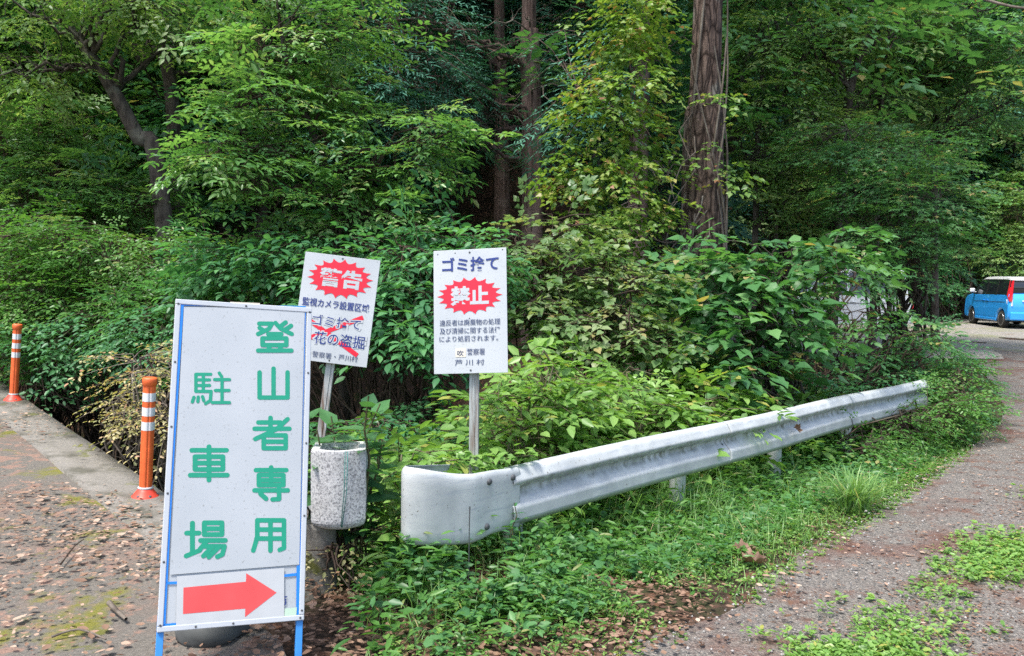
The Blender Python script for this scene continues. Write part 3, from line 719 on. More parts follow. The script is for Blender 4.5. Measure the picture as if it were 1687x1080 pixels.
# deck: from the kerb strip to behind the camera; its right border runs beside the signboard
nd, md = 110, 60
rb0 = gp_surf(520, 975).xy; rb1 = gp_surf(505, 1080).xy; rdir = (rb1 - rb0).normalized()
S = np.linspace(0, 1, nd); A0 = np.array([tuple(kpt(s * 31 - 5.1, 0.424)) for s in S])
B0 = np.array([(rb0.x - 0.02 + rdir.x * s * 8, rb0.y + rdir.y * s * 8) for s in S * 0.95 + 0.03]); Bfar = B0 * 1.0
tt = np.linspace(0, 1, md)
far = np.array([tuple(kpt(s * 31 - 5.1, 16)) for s in S])
G = A0[:, None] * (1 - tt[None, :, None]) + far[:, None] * tt[None, :, None]
rx = np.interp(-G[..., 1], [-rb0.y, -rb1.y, 20], [rb0.x, rb1.x, rb1.x + 0.3]) + 0.05 * fbm(G[..., 1] * 3, G[..., 1] * 0, 6)
G[..., 0] = np.minimum(G[..., 0], rx)
z = surf(G[..., 0], G[..., 1]) + 0.012 + 0.016 * fbm(G[..., 0] * 1.4, G[..., 1] * 1.4, 21)
V = np.concatenate([G, z[..., None]], -1).reshape(-1, 3); idx = np.arange(nd * md).reshape(nd, md)
o = link_mesh('pavement', np_mesh('pavement', V, Q=np.stack([idx[:-1, :-1], idx[:-1, 1:], idx[1:, 1:], idx[1:, :-1]], -1).reshape(-1, 4), smooth=True), M['deck']); o['kind'] = 'structure'

# ---------------------------------------------------------------- signs
def capsules(mb, pl, strokes, half, place, z0, dz):
    """rounded brush strokes laid on a panel: strokes in panel units through place(x, y) -> (u, v); each a hair above the last"""
    k = 0
    for st in strokes:
        pts = [Vector(place(*p)) for p in st]
        for a, b in zip(pts, pts[1:]):
            d = (b - a); L = d.length; d.normalize(); n = Vector((-d.y, d.x)); out = []
            for i in range(9):
                th_ = math.pi * (i / 8) - math.pi / 2; out.append(b + d * (math.cos(th_) * half) + n * (math.sin(th_) * half))
            for i in range(9):
                th_ = math.pi * (i / 8) + math.pi / 2; out.append(a + d * (math.cos(th_) * half) + n * (math.sin(th_) * half))
            mb.poly([pl.p(q.x, q.y, z0 + k * dz) for q in out]); k += 1
    return mb

class Plane:                                               # a flat panel: origin, u to the right, v up, n towards the viewer
    def __init__(s, o, u, v):
        s.o, s.u = Vector(o), Vector(u).normalized(); v = Vector(v); s.v = (v - s.u * v.dot(s.u)).normalized(); s.n = s.u.cross(s.v)
    def p(s, a, b, c=0.0): return s.o + s.u * a + s.v * b + s.n * c
    def hit(s, px, py):
        d = ray(px, py); t = (s.o - CAM).dot(s.n) / d.dot(s.n); q = CAM + d * t - s.o
        return q.dot(s.u), q.dot(s.v)
    def quad(s, mb, pxs, c): mb.poly([s.p(*s.hit(*q), c) for q in pxs]); return mb

def text_mesh(body, bold=0.0):
    cu = bpy.data.curves.new('lettering', 'FONT'); cu.body = body; cu.size = 1.0; cu.offset = bold; cu.resolution_u = 3
    o = bpy.data.objects.new('lettering', cu); COL.objects.link(o)
    bpy.context.view_layer.update()
    me = bpy.data.meshes.new_from_object(o.evaluated_get(bpy.context.evaluated_depsgraph_get()))
    bpy.data.objects.remove(o); bpy.data.curves.remove(cu)
    return me

def put_text(bm, pl, body, cx, cy, w, h, c, bold=0.0):
    me = text_mesh(body, bold)
    co = np.empty(len(me.vertices) * 3); me.vertices.foreach_get('co', co); co = co.reshape(-1, 3)
    if not len(co): return
    lo, hi = co.min(0), co.max(0); k = np.array([w / max(hi[0] - lo[0], 1e-6), h / max(hi[1] - lo[1], 1e-6)])
    vs = [bm.verts.new(pl.p(cx + (x - (lo[0] + hi[0]) / 2) * k[0], cy + (y - (lo[1] + hi[1]) / 2) * k[1], c)) for x, y, _ in co]
    for f in me.polygons:
        try: bm.faces.new([vs[i] for i in f.vertices])
        except ValueError: pass
    bpy.data.meshes.remove(me)

def sheet(name, polys, mat, parent):                       # thin printed shapes on a panel, one mesh
    mb = MB()
    for p in polys: mb.poly(p)
    return mb.build(name, M[mat], parent)

def lettering(name, pl, rows, mat, parent, flip=False):
    bm = bmesh.new()
    for r in rows: put_text(bm, pl, *r)
    me = bpy.data.meshes.new(name); bm.to_mesh(me); bm.free()
    return link_mesh(name, me, M[mat], parent)

def burst(pl, cx, cy, rx, ry, c, n=18, ph=0.0, inner=0.80):
    pts = []
    for i in range(n):                                     # spikes with hollow curved flanks
        for t in np.linspace(0, 1, 6, endpoint=False):
            a = ph + (i + t) * math.tau / n; k = 1 - (1 - inner) * (1 - (abs(2 * t - 1)) ** 1.7) ** 0.75
            pts.append(pl.p(cx + math.cos(a) * rx * k, cy + math.sin(a) * ry * k, c))
    ctr = pl.p(cx, cy, c); return [[ctr, pts[i], pts[(i + 1) % len(pts)]] for i in range(len(pts))]

# --- standing signboard
yBL = 3.05
BL, BR, TL = at(258, 1042, yBL), at(501, 1021, yBL + 0.2245), at(290, 492, yBL + 0.324)
pl = Plane(BL, BR - BL, TL - BL)
W_, H_ = (BR - BL).length, (TL - BL).dot(pl.v)
legbase = [at(255, 1100, 3.28), at(492, 1085, 3.40)]
sg = thing('standing_signboard', 'tall white standing signboard with green writing, a red arrow and blue legs', 'signboard', (BL.x, BL.y, th(BL.x, BL.y) + 0.04))
MB().box(pl.p(W_ / 2, H_ / 2, -0.012), (W_ - 0.02, H_ - 0.02, 0.016), (pl.u, pl.v, pl.n)).build('panel', M['white_panel'], sg)
fr = MB(); fw = 0.022
for (a, b, sx, sy) in ((W_ / 2, fw / 2, W_, fw), (W_ / 2, H_ - fw / 2, W_, fw), (fw / 2, H_ / 2, fw, H_ - 2 * fw), (W_ - fw / 2, H_ / 2, fw, H_ - 2 * fw)):
    fr.box(pl.p(a, b, -0.012), (sx - 0.0005, sy - 0.0005, 0.032), (pl.u, pl.v, pl.n), bevel=0.003)
fr.build('frame', M['white_frame'], sg)
rv = MB()
for a, b in [(0.011, H_ * k) for k in (0.02, 0.2, 0.4, 0.6, 0.8, 0.985)] + [(W_ - 0.011, H_ * k) for k in (0.03, 0.32, 0.55, 0.78, 0.985)] + [(W_ * k, 0.011) for k in (0.25, 0.5, 0.97)] + [(W_ * 0.5, H_ - 0.011)]:
    rv.lathe([(0.0045, 0.0), (0.0042, 0.002), (0.002, 0.003)], pl.p(a, b, 0.004), 8, pl.n)
rv.build('rivet', M['bolt'], sg)['kind'] = 'stuff'
Q = lambda pxs, c: [pl.p(*pl.hit(*q), c) for q in pxs]
sheet('blue_border', [Q([(296.0, 503), (302.6, 503), (285.2, 780), (272.2, 1032.5), (265.6, 1033), (278.8, 780)], 0.0008),
                      Q([(296, 499.3), (379, 501.2), (379, 505), (296, 503)], 0.0008), Q([(428, 502.6), (503.6, 503.9), (503.6, 506.4), (428, 506)], 0.0008),
                      Q([(502.6, 506.4), (503.8, 506.4), (497.5, 760), (494.6, 931), (493.4, 931)], 0.0008),
                      Q([(488.6, 931.5), (494.6, 931), (493.5, 1021.2), (487.5, 1022)], 0.0008),
                      Q([(272.5, 958.2), (292.5, 957.5), (292.5, 961.8), (272.3, 962.5)], 0.0008), Q([(467, 946), (489, 943.5), (489, 948), (467, 950.5)], 0.0008),
                      Q([(266, 1028), (290, 1025.6), (290, 1030), (265.7, 1032.6)], 0.0008), Q([(290.2, 1027.5), (468, 1013.2), (487.3, 1011.5), (487.3, 1015), (468, 1017), (290.2, 1031.5)], 0.0008)], 'blue', sg)
sheet('white_sheet', [Q([(303, 505.5), (502, 508), (496.5, 740), (493, 929.5), (279.5, 946.5)], 0.0016)], 'white_panel', sg)
sheet('tape_patch', [Q([(379, 497), (428, 499), (428, 506.5), (379, 504.5)], 0.0024)], 'beige_tape', sg)
lettering('small_lettering', pl, [('市', *pl.hit(466, 989), 0.033, 0.048, 0.0012, 0.012)], 'navy', sg)
sheet('arrow_sticker', [Q([(291.7, 949.0), (468, 935), (468, 1014.7), (290.0, 1031.2)], 0.0022)], 'grey_sticker', sg)
sheet('arrow', [Q([(302.2, 967.5), (405, 957.8), (405, 1002), (301.4, 1011)], 0.0028), Q([(405, 957.8), (405.6, 943.9), (455.6, 975.8), (403.6, 1016), (403.9, 1002), (405, 1002)], 0.0028)], 'arrow_red', sg)
sheet('green_tape', [Q([(468.9, 1002), (488.9, 1000), (487.5, 1021.5), (468, 1023)], 0.0026)], 'green_tape', sg)

GLYPHS = {
 'climb': ((420, 526, 485, 582), [[(7, 8), (42, 8), (34, 25), (4, 42)], [(8, 22), (20, 31)], [(52, 6), (66, 24), (97, 42)], [(80, 4), (66, 17)], [(95, 15), (80, 27)], [(32, 42), (68, 42)],
            [(16, 56), (82, 56), (82, 78), (16, 78), (16, 56)], [(32, 80), (37, 94)], [(68, 80), (63, 94)], [(4, 96), (96, 96)]]),
 'hill': ((421, 602, 480, 660), [[(50, 4), (50, 94)], [(7, 16), (7, 95), (93, 95), (93, 16)]]),
 'person': ((414, 683, 482, 743), [[(14, 18), (72, 18)], [(46, 4), (46, 37)], [(4, 37), (96, 37)], [(91, 8), (62, 38), (6, 68)], [(28, 57), (86, 57), (86, 96), (28, 96), (28, 57)], [(28, 76), (86, 76)]]),
 'only': ((414, 765, 479, 828), [[(8, 11), (92, 11)], [(50, 3), (50, 54)], [(16, 25), (84, 25), (84, 54), (16, 54), (16, 25)], [(16, 40), (84, 40)], [(4, 69), (96, 69)], [(72, 62), (72, 94), (54, 95)], [(20, 78), (36, 93)]]),
 'use': ((411, 850, 475, 912), [[(17, 7), (17, 55), (6, 95)], [(17, 7), (92, 7), (92, 88), (80, 93)], [(17, 34), (92, 34)], [(15, 60), (92, 60)], [(54, 7), (54, 95)]]),
 'stop': ((313, 610, 381, 668), [[(12, 8), (12, 60)], [(12, 8), (50, 8)], [(12, 25), (47, 25)], [(12, 42), (47, 42)], [(31, 8), (31, 60)], [(12, 60), (51, 60), (49, 88), (37, 97)], [(7, 78), (3, 92)], [(18, 77), (17, 91)], [(29, 76), (32, 88)],
           [(72, 4), (78, 15)], [(60, 24), (98, 24)], [(62, 57), (97, 57)], [(54, 94), (98, 94)], [(79, 24), (79, 94)]]),
 'vehicle': ((308, 731, 379, 795), [[(8, 13), (95, 13)], [(51, 3), (51, 97)], [(16, 31), (86, 31), (86, 67), (16, 67), (16, 31)], [(16, 49), (86, 49)], [(4, 83), (97, 83)]]),
 'place': ((302, 855, 375, 921), [[(18, 6), (18, 86)], [(4, 33), (34, 33)], [(3, 95), (36, 80)], [(47, 5), (90, 5), (90, 37), (47, 37), (47, 5)], [(47, 21), (90, 21)], [(38, 53), (98, 53)], [(54, 53), (37, 76)], [(47, 69), (96, 69), (91, 91), (79, 97)], [(67, 69), (45, 95)], [(84, 69), (58, 98)]]),
}
gl = MB()
for k, ((x0, y0, x1, y1), st) in GLYPHS.items():
    thin = 0.0064 if k == 'stop' else 0.0092
    hpx = thin * FPX / 3.15
    capsules(gl, pl, st, thin, lambda x, y: pl.hit(x0 + hpx * 0.7 + (x1 - x0 - 1.4 * hpx) * x / 100, y0 + hpx * 0.7 + (y1 - y0 - 1.4 * hpx) * y / 100), 0.0024, 0.00006)
gl.build('lettering', M['green'], sg)
for i, (u_, lb) in enumerate(((0.013, legbase[0]), (W_ - 0.016, legbase[1]))):
    topp = pl.p(u_, 0.06, -0.022); d = (pl.p(u_, 0, -0.022) - topp).normalized(); q = topp + d * 0.5
    zg = float(surf(q.x, q.y)) + 0.01; k = (zg - topp.z) / d.z
    MB().bar(topp, topp + d * k, 0.026, 0.026, up=pl.n, bevel=0.002).build('leg', M['blueleg'], sg)
for u_ in (0.03, W_ - 0.03):                               # rear legs of the folding stand
    topp = pl.p(u_, H_ * 0.86, -0.04); q = topp + pl.n * -0.62; q.z = float(terrain(q.x, q.y)) + 0.045 if True else 0
    MB().bar(topp, q, 0.024, 0.024, up=pl.u, bevel=0.002).build('rear_leg', M['blueleg'], sg)

sb = at(345, 1047, 3.45)
st = MB(); r_ = random.Random(4)
res = bmesh.ops.create_icosphere(st.bm, subdivisions=3, radius=1.0)
for v in res['verts']:
    c = v.co; s_ = 1 + 0.10 * math.sin(c.x * 3 + 1) + 0.08 * math.sin(c.y * 5) + 0.05 * math.sin(c.z * 7 + c.x * 4)
    v.co = Vector((c.x * 0.17 * s_ + sb.x, c.y * 0.12 * s_ + sb.y, max(-0.5, c.z) * 0.09 * s_ + float(surf(sb.x, sb.y)) + 0.06))
for f in st.bm.faces: f.smooth = True
o = st.build('ballast_stone', M['stone']); tag(o, 'dark rounded stone lying under the standing signboard as ballast', 'stone')

# --- warning notices on posts
def notice(name, label, corners, Y, yaw_dy, rows_navy, rows_ink, cx, cy, rx, ry, white_row, post_px, ph, extra, halo=False, lean=0.04):
    TLp, TRp, BLp = corners
    TL_, TR_, BL_ = at(*TLp, Y + lean), at(*TRp, Y + lean + yaw_dy), at(*BLp, Y)
    p_ = Plane(BL_, TR_ - TL_, TL_ - BL_); w = (TR_ - TL_).length; h = (TL_ - BL_).dot(p_.v)
    (px0, py0), (px1, py1), pr = post_px
    t = MB(); a_ = p_.p(*p_.hit(px0, py0), -0.045); b_ = Vector(at(px1, py1, a_.y))
    d = (b_ - a_).normalized(); ztop = p_.p(*p_.hit(px0, py0), -0.045) - d * (h * 0.16)
    gz_ = th(b_.x, b_.y); foot = ztop + d * ((gz_ - 0.1 - ztop.z) / d.z)
    root = thing(name, label, 'sign', (foot.x, foot.y, gz_))
    MB().box(p_.p(w / 2, h / 2, -0.004), (w, h, 0.006), (p_.u, p_.v, p_.n), bevel=0.001).build('panel', M['white_panel'], root)
    # channel post: web and two flanges facing the road
    po = MB(); ax = -d; ux = (p_.u - ax * p_.u.dot(ax)).normalized(); nx = ux.cross(ax)
    L = (ztop - foot).length; mid = (ztop + foot) / 2
    po.box(mid, (pr * 2, 0.004, L), (ux, nx, ax))
    po.box(mid + ux * (pr - 0.002) + nx * -0.0135, (0.004, 0.022, L), (ux, nx, ax)); po.box(mid - ux * (pr - 0.002) + nx * -0.0135, (0.004, 0.022, L), (ux, nx, ax))
    po.box(mid + nx * 0.004, (pr * 0.5, 0.004, L), (ux, nx, ax))
    po.build('post', M['galv'], root)
    f = lambda r: (r[0], r[1] * w, (1 - r[2]) * h, r[3] * w, r[4] * h, 0.0022, r[5])
    sheet('burst', burst(p_, cx * w, (1 - cy) * h, rx * w, ry * h, 0.0012, ph=ph), 'red', root)
    lettering('burst_lettering', p_, [f(white_row)], 'white_panel', root)
    if halo: lettering('halo', p_, [(r[0], r[1] * w, (1 - r[2]) * h, r[3] * w * 1.08, r[4] * h * 1.2, 0.0017, .075) for r in rows_navy[1:]], 'white_panel', root)
    lettering('heading', p_, [f(r) for r in rows_navy], 'navy', root)
    lettering('small_print', p_, [f(r) for r in rows_ink], 'ink', root)
    for bx, by in ((0.5, 0.025), (0.5, 0.975)):
        MB().lathe([(0.006, 0), (0.0055, 0.003), (0.002, 0.0045)], p_.p(bx * w, by * h, -0.001), 8, p_.n).build('bolt', M['bolt'], root)
    extra(root, p_, w, h)
    return root

def extra_right(root, p_, w, h):
    for bx, by in ((0.06, 0.97), (0.95, 0.985), (0.3, 0.975), (0.49, 0.44)):
        MB().lathe([(0.004, 0), (0.0035, 0.002), (0.001, 0.003)], p_.p(bx * w, by * h, -0.001), 7, p_.n).build('bolt', M['bolt'], root)
    x0, x1, y0, y1 = 0.297, 0.437, 1 - 0.797, 1 - 0.869
    s_ = sheet('patch', [[p_.p(x0 * w, y1 * h, 0.0012), p_.p(x1 * w, y1 * h, 0.0012), p_.p(x1 * w, y0 * h, 0.0012), p_.p(x0 * w, y0 * h, 0.0012)]], 'beige_tape', root)
    lettering('patch_writing', p_, [('吹', 0.365 * w, (1 - 0.838) * h, 0.085 * w, 0.045 * h, 0.0026, 0.01)], 'ink', s_)

notice('notice_sign', 'upright white notice with blue heading above its red burst, behind the guardrail end', [(718, 413), (838, 407), (715, 616)], 4.85, -0.078,
       [('ゴミ捨て', 0.508, 0.120, 0.775, 0.118, 0.022)],
       [('違反者は廃棄物の処理', 0.495, 0.592, 0.825, 0.050, 0.004), ('及び清掃に関する法律', 0.495, 0.658, 0.825, 0.050, 0.004), ('により処罰されます。', 0.478, 0.722, 0.80, 0.048, 0.004),
        ('警察署', 0.575, 0.829, 0.24, 0.052, 0.004), ('芦 川 村', 0.487, 0.912, 0.40, 0.048, 0.002)],
       0.495, 0.378, 0.45, 0.152, ('禁止', 0.495, 0.378, 0.525, 0.158, 0.045), ((778, 616), (780, 765), 0.0275), 0.0, extra_right, False, 0.12)

def extra_left(root, p_, w, h):
    def bar(x0, y0, x1, y1, hw, c):
        a = p_.p(x0 * w, (1 - y0) * h, c); b = p_.p(x1 * w, (1 - y1) * h, c); d = (b - a).normalized(); n = d.cross(p_.n) * hw * w
        return [a - n, b - n, b + n, a + n]
    sheet('cross_mark', [bar(0.87, 0.545, 0.10, 0.83, 0.030, 0.0008), bar(0.10, 0.60, 0.86, 0.90, 0.030, 0.0012)], 'red', root)
    sheet('patch', [[p_.p(a * w, (1 - b) * h, 0.0012) for a, b in ((0.09, 0.97), (0.25, 0.97), (0.25, 0.915), (0.09, 0.915))]], 'beige_tape', root)

notice('notice_sign', 'leaning white notice with a red burst and a red cross, behind the signboard', [(504, 414), (627.5, 429), (479.5, 590)], 5.15, -0.006,
       [('監視カメラ設置区域', 0.49, 0.458, 0.885, 0.078, 0.014), ('ゴミ捨て', 0.53, 0.617, 0.64, 0.10, 0.004), ('花の盗掘', 0.60, 0.778, 0.67, 0.118, 0.004)],
       [('警察署・芦川村', 0.57, 0.935, 0.60, 0.055, 0.0)],
       0.503, 0.213, 0.44, 0.185, ('警告', 0.51, 0.212, 0.57, 0.175, 0.045), ((541, 603), (532, 690), 0.026), 0.1, extra_left, True, 0.08)

# ---------------------------------------------------------------- delineator posts
def delineator(label, base_px, top_px):
    b = gp_surf(*base_px); d = ray(*top_px); Yt = b.y; t_ = at(top_px[0], top_px[1], Yt)
    ax = (t_ - b).normalized(); L = (t_ - b).length
    root = thing('delineator_post', label, 'bollard', tuple(b), 'orange posts on the deck edge')
    q = Vector((0, 0, 1)).rotation_difference(ax); k = L / 0.87
    def ribbed(z0, z1, r0, r1, name, mat, depth=0.09, n=48):
        mb = MB(); rings = []
        for z, r in ((z0, r0), (z1, r1)):
            rings.append([mb.bm.verts.new(b + q @ Vector((math.cos(a) * r * (1 - depth * max(0, math.cos(a * 6)) ** 3), math.sin(a) * r * (1 - depth * max(0, math.cos(a * 6)) ** 3), z))) for a in [i * math.tau / n for i in range(n)]])
        for i in range(n): mb.bm.faces.new([rings[0][i], rings[0][(i + 1) % n], rings[1][(i + 1) % n], rings[1][i]])
        mb.bm.faces.new(list(reversed(rings[0]))); mb.bm.faces.new(rings[1])
        return mb.build(name, M[mat], root)
    r = 0.043 * k
    ribbed(0.055 * k, 0.835 * k, r, r * 0.98, 'tube', 'orange', 0.12)
    for z in (0.735, 0.632, 0.53): ribbed((z - 0.03) * k, (z + 0.03) * k, r * 1.012, r * 1.01, 'reflective_band', 'reflect', 0.12)
    MB().lathe([(r * 1.0, 0.815 * k), (r * 1.14, 0.82 * k), (r * 1.16, 0.862 * k), (r * 1.05, 0.872 * k), (r * 0.6, 0.874 * k)], b, 24, ax).build('cap', M['orange'], root)
    mb = MB().lathe([(0.098 * k, 0.0), (0.1 * k, 0.012), (0.086 * k, 0.03), (0.06 * k, 0.06), (0.05 * k, 0.078), (0.047 * k, 0.08)], b, 28, ax)
    base = mb.build('base', M['orange_base'], root)
    MB().lathe([(r * 1.05, 0.076 * k), (r * 1.22, 0.08 * k), (r * 1.22, 0.09 * k), (r * 1.04, 0.094 * k)], b, 24, ax).build('collar', M['grey_sticker'], root)
    for i in range(6):
        a = i * math.tau / 6 + 0.3; c = b + q @ Vector((math.cos(a) * 0.076 * k, math.sin(a) * 0.076 * k, 0.037 * k))
        MB().lathe([(0.011 * k, -0.008), (0.011 * k, 0.004), (0.005, 0.006)], c, 10, (q @ Vector((math.cos(a) * 0.6, math.sin(a) * 0.6, 0.8))).normalized()).build('bolt', M['bolt'], base)
    return root
delineator('orange delineator post close beside the signboard, white bands near its top', (239, 822), (247, 622))
delineator('orange delineator post farther off at the left edge of the photo', (22, 661), (29, 534))

# ---------------------------------------------------------------- speckled concrete planter
pc = at(551, 806, 4.02)
pr_ = thing('concrete_planter', 'speckled pale concrete planter on a concrete foot beside the signboard', 'planter', (pc.x, pc.y, th(pc.x, pc.y)))
def rounded_shell(cx, cy, z0, z1, w, d, bulge, round_b, wall=0.035, n=20, yaw=0.0):
    """a trough open at the top: front bowed towards the road, lower corners rounded"""
    mb = MB(); rings = []
    def outline(k, zz):
        pts = []
        hw = w / 2 * k
        for i in range(n + 1):
            s_ = -1 + 2 * i / n; pts.append((s_ * hw, -d / 2 * k - bulge * (1 - s_ * s_)))
        pts += [(hw, d / 2 * k), (-hw, d / 2 * k)]
        return [mb.bm.verts.new(Vector((cx + x * math.cos(yaw) - y * math.sin(yaw), cy + x * math.sin(yaw) + y * math.cos(yaw), zz))) for x, y in pts]
    prof = [(1 - round_b * (1 - math.sin(a)) / (w / 2), z0 + round_b * (1 - math.cos(a))) for a in np.linspace(0, math.pi / 2, 6)]
    prof += [(1.0, z0 + (z1 - z0) * t) for t in (0.4, 0.7, 0.97)] + [(0.985, z1), (1 - wall * 2.2 / w, z1), (1 - wall * 2.4 / w, z1 - 0.1)]
    for k, zz in prof: rings.append(outline(k, zz))
    m = len(rings[0])
    for a, b in zip(rings, rings[1:]):
        for i in range(m): mb.bm.faces.new([a[i], a[(i + 1) % m], b[(i + 1) % m], b[i]]).smooth = False
    mb.bm.faces.new(list(reversed(rings[0]))); mb.bm.faces.new(rings[-1])
    return mb
ztop, zbot = at(551, 742, 4.02).z, at(551, 873, 4.02).z
wpl = (at(597, 806, 4.02) - at(508, 806, 4.02)).length
pcx = at(552, 806, 4.02).x
rounded_shell(pcx, pc.y + 0.12, zbot, ztop, wpl, 0.20, 0.045, 0.05, yaw=0.12).build('trough', M['terrazzo'], pr_)
fz = th(pcx - 0.09, pc.y + 0.1)
MB().lathe([(0.085, fz - 0.15), (0.08, fz), (0.075, zbot - 0.02), (0.09, zbot + 0.02)], (at(528, 900, 4.1).x, 4.12, 0), 14).build('foot', M['concrete'], pr_)
rp = MB()
fx = pcx + 0.045
for dx in (0.0, 0.012): rp.tube([(fx + dx + 0.012, pc.y - 0.03, ztop + 0.004), (fx + dx + 0.006, pc.y - 0.029, (ztop + zbot) / 2), (fx + dx * 0.4 - 0.01, pc.y - 0.024, zbot + 0.03), (fx + dx * 0.4 - 0.01, pc.y + 0.02, zbot - 0.004)], 0.0022, 6)
rp.build('cord', M['rope'], pr_)

# ---------------------------------------------------------------- guardrail
rd = (RAIL_B - RAIL_A).normalized(); rn = Vector((rd.y, -rd.x))        # rn points to the road
z_a, z_b = at(860, 765, RAIL_A.y).z, at(1532, 625, RAIL_B.y).z
RL = (RAIL_B - RAIL_A).length
gr = thing('guardrail', 'white steel guardrail with a flat flared end, weeds growing along it', 'guardrail', (RAIL_A.x, RAIL_A.y, th(RAIL_A.x, RAIL_A.y)))
def rpt(s, off, z): v = RAIL_A + rd * s + rn * off; return (v.x, v.y, z)
HB = 0.335
def rz(s): return z_a + (z_b - z_a) * s / RL + 0.006 * math.sin(s * 1.7)
prof = []                                                  # W profile, crisply folded: depth towards the road against height below the top edge
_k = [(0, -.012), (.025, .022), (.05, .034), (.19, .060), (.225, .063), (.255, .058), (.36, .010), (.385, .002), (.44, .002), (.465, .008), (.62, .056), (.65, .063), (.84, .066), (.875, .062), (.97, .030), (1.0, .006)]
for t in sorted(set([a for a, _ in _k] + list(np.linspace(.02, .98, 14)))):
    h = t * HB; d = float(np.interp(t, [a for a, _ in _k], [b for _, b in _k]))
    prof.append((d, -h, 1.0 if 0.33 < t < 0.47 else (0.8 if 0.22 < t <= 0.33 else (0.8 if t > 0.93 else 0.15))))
def beam(s0, s1, lift, name, off=0.0, ns=70, thick=0.004):
    Ss = np.linspace(s0, s1, ns); V = []; tint = []
    for side in (0, 1):
        for s in Ss:
            dent = 0.004 * math.sin(s * 2.3 + 1)
            for d, h, g in prof:
                V.append(rpt(s, d + off + dent - side * thick, rz(s) + h + lift)); tint.append(g)
    k = len(prof); idx = np.arange(2 * ns * k).reshape(2, ns, k); A = idx[0]; B = idx[1]
    Q = [np.stack([A[:-1, :-1], A[:-1, 1:], A[1:, 1:], A[1:, :-1]], -1).reshape(-1, 4), np.stack([B[:-1, :-1], B[1:, :-1], B[1:, 1:], B[:-1, 1:]], -1).reshape(-1, 4)]
    for e, f in ((A[:, 0], B[:, 0]), (B[:, -1], A[:, -1]), (A[0, ::-1], B[0, ::-1]), (A[-1], B[-1])):
        Q.append(np.stack([e[:-1], e[1:], f[1:], f[:-1]], -1))
    return link_mesh(name, np_mesh(name, V, Q=np.concatenate(Q), tint=np.array(tint), smooth=False), M['rail'], gr)
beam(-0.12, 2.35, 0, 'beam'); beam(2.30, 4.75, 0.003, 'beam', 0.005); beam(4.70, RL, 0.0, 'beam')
# flared end: a plate that widens away from the beam and rolls back at its tip
path = [(at(836, 800, 4.54), 765, 866), (at(820, 800, 4.46), 768, 869), (at(803, 800, 4.36), 772, 876), (at(788, 800, 4.27), 777, 888), (at(775, 800, 4.20), 780.5, 895), (at(750, 800, 4.13), 780.5, 898.5), (at(715, 800, 4.06), 776, 899.5), (at(690, 800, 4.03), 772, 899), (at(672, 800, 4.03), 770, 897.5), (at(664.5, 800, 4.06), 768, 893), (at(664, 800, 4.12), 767, 888), (at(668, 800, 4.19), 766, 882), (at(690, 800, 4.27), 765.5, 880), (at(740, 800, 4.36), 764, 876)]
ctrl = []
for p, y0, y1 in path:
    px = 0
    d = p - CAM; k = (RCAM.transposed() @ d); pxx = PW / 2 + FPX * k.x / -k.z
    ctrl.append((p.x, p.y, at(pxx, y0, p.y).z, at(pxx, y1, p.y).z))
ctrl = [(c[0] + rn.x * .088 * w, c[1] + rn.y * .088 * w, c[2], c[3]) for c, w in zip(ctrl, [1, .9, .6, .3, .1] + [0] * 20)]
C3 = smooth_path([(c[0], c[1], c[2]) for c in ctrl], 90); C4 = smooth_path([(c[0], c[1], c[3]) for c in ctrl], 90)
ts = [0, 0.03, 0.08, 0.2, 0.4, 0.6, 0.8, 0.92, 0.97, 1.0]; V = []; tint = []
tan = nrm(np.gradient(C3[:, :2], axis=0)); nn = np.stack([-tan[:, 1], tan[:, 0]], 1)
shape_w = np.clip((np.arange(90) - 2) / 22.0, 0, 1)       # the beam's waves die out into the flat plate
for side in (0, 1):
    for i in range(90):
        for t in ts:
            z = C3[i, 2] * (1 - t) + C4[i, 2] * t
            lip = 0.018 * (max(0, (0.08 - t) / 0.08) ** 2 + max(0, (t - 0.92) / 0.08) ** 2)
            off = 0.008 - lip - side * 0.004
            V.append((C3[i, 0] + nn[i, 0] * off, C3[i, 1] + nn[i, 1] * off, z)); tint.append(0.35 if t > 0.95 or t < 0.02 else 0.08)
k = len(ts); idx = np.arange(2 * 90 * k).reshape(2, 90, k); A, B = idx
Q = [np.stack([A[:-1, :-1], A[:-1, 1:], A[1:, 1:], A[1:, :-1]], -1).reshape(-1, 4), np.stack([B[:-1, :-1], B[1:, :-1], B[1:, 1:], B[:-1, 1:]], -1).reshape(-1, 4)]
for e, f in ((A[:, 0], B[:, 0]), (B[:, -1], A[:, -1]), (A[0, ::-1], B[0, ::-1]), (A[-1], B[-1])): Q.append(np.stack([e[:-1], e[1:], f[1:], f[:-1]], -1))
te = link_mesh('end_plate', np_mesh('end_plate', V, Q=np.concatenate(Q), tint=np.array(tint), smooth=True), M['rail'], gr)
fwd = Vector((0.35, -0.93, 0)).normalized()
def px_of(p):
    k = RCAM.transposed() @ (Vector(p) - CAM); return PW / 2 + FPX * k.x / -k.z
pxs = np.array([px_of(c) for c in C3[:60]])
for px, fr_ in ((803, .15), (844, .14), (800, .82)):
    i = int(np.abs(pxs - px).argmin()); z_ = C3[i, 2] * (1 - fr_) + C4[i, 2] * fr_
    nv = Vector((nn[i, 0], nn[i, 1], 0)); c = Vector((C3[i, 0], C3[i, 1], z_)) + nv * .008
    MB().lathe([(0.018, -0.012), (0.018, 0.003), (0.014, 0.009), (0.005, 0.012)], c, 14, nv).build('bolt', M['bolt'], te)
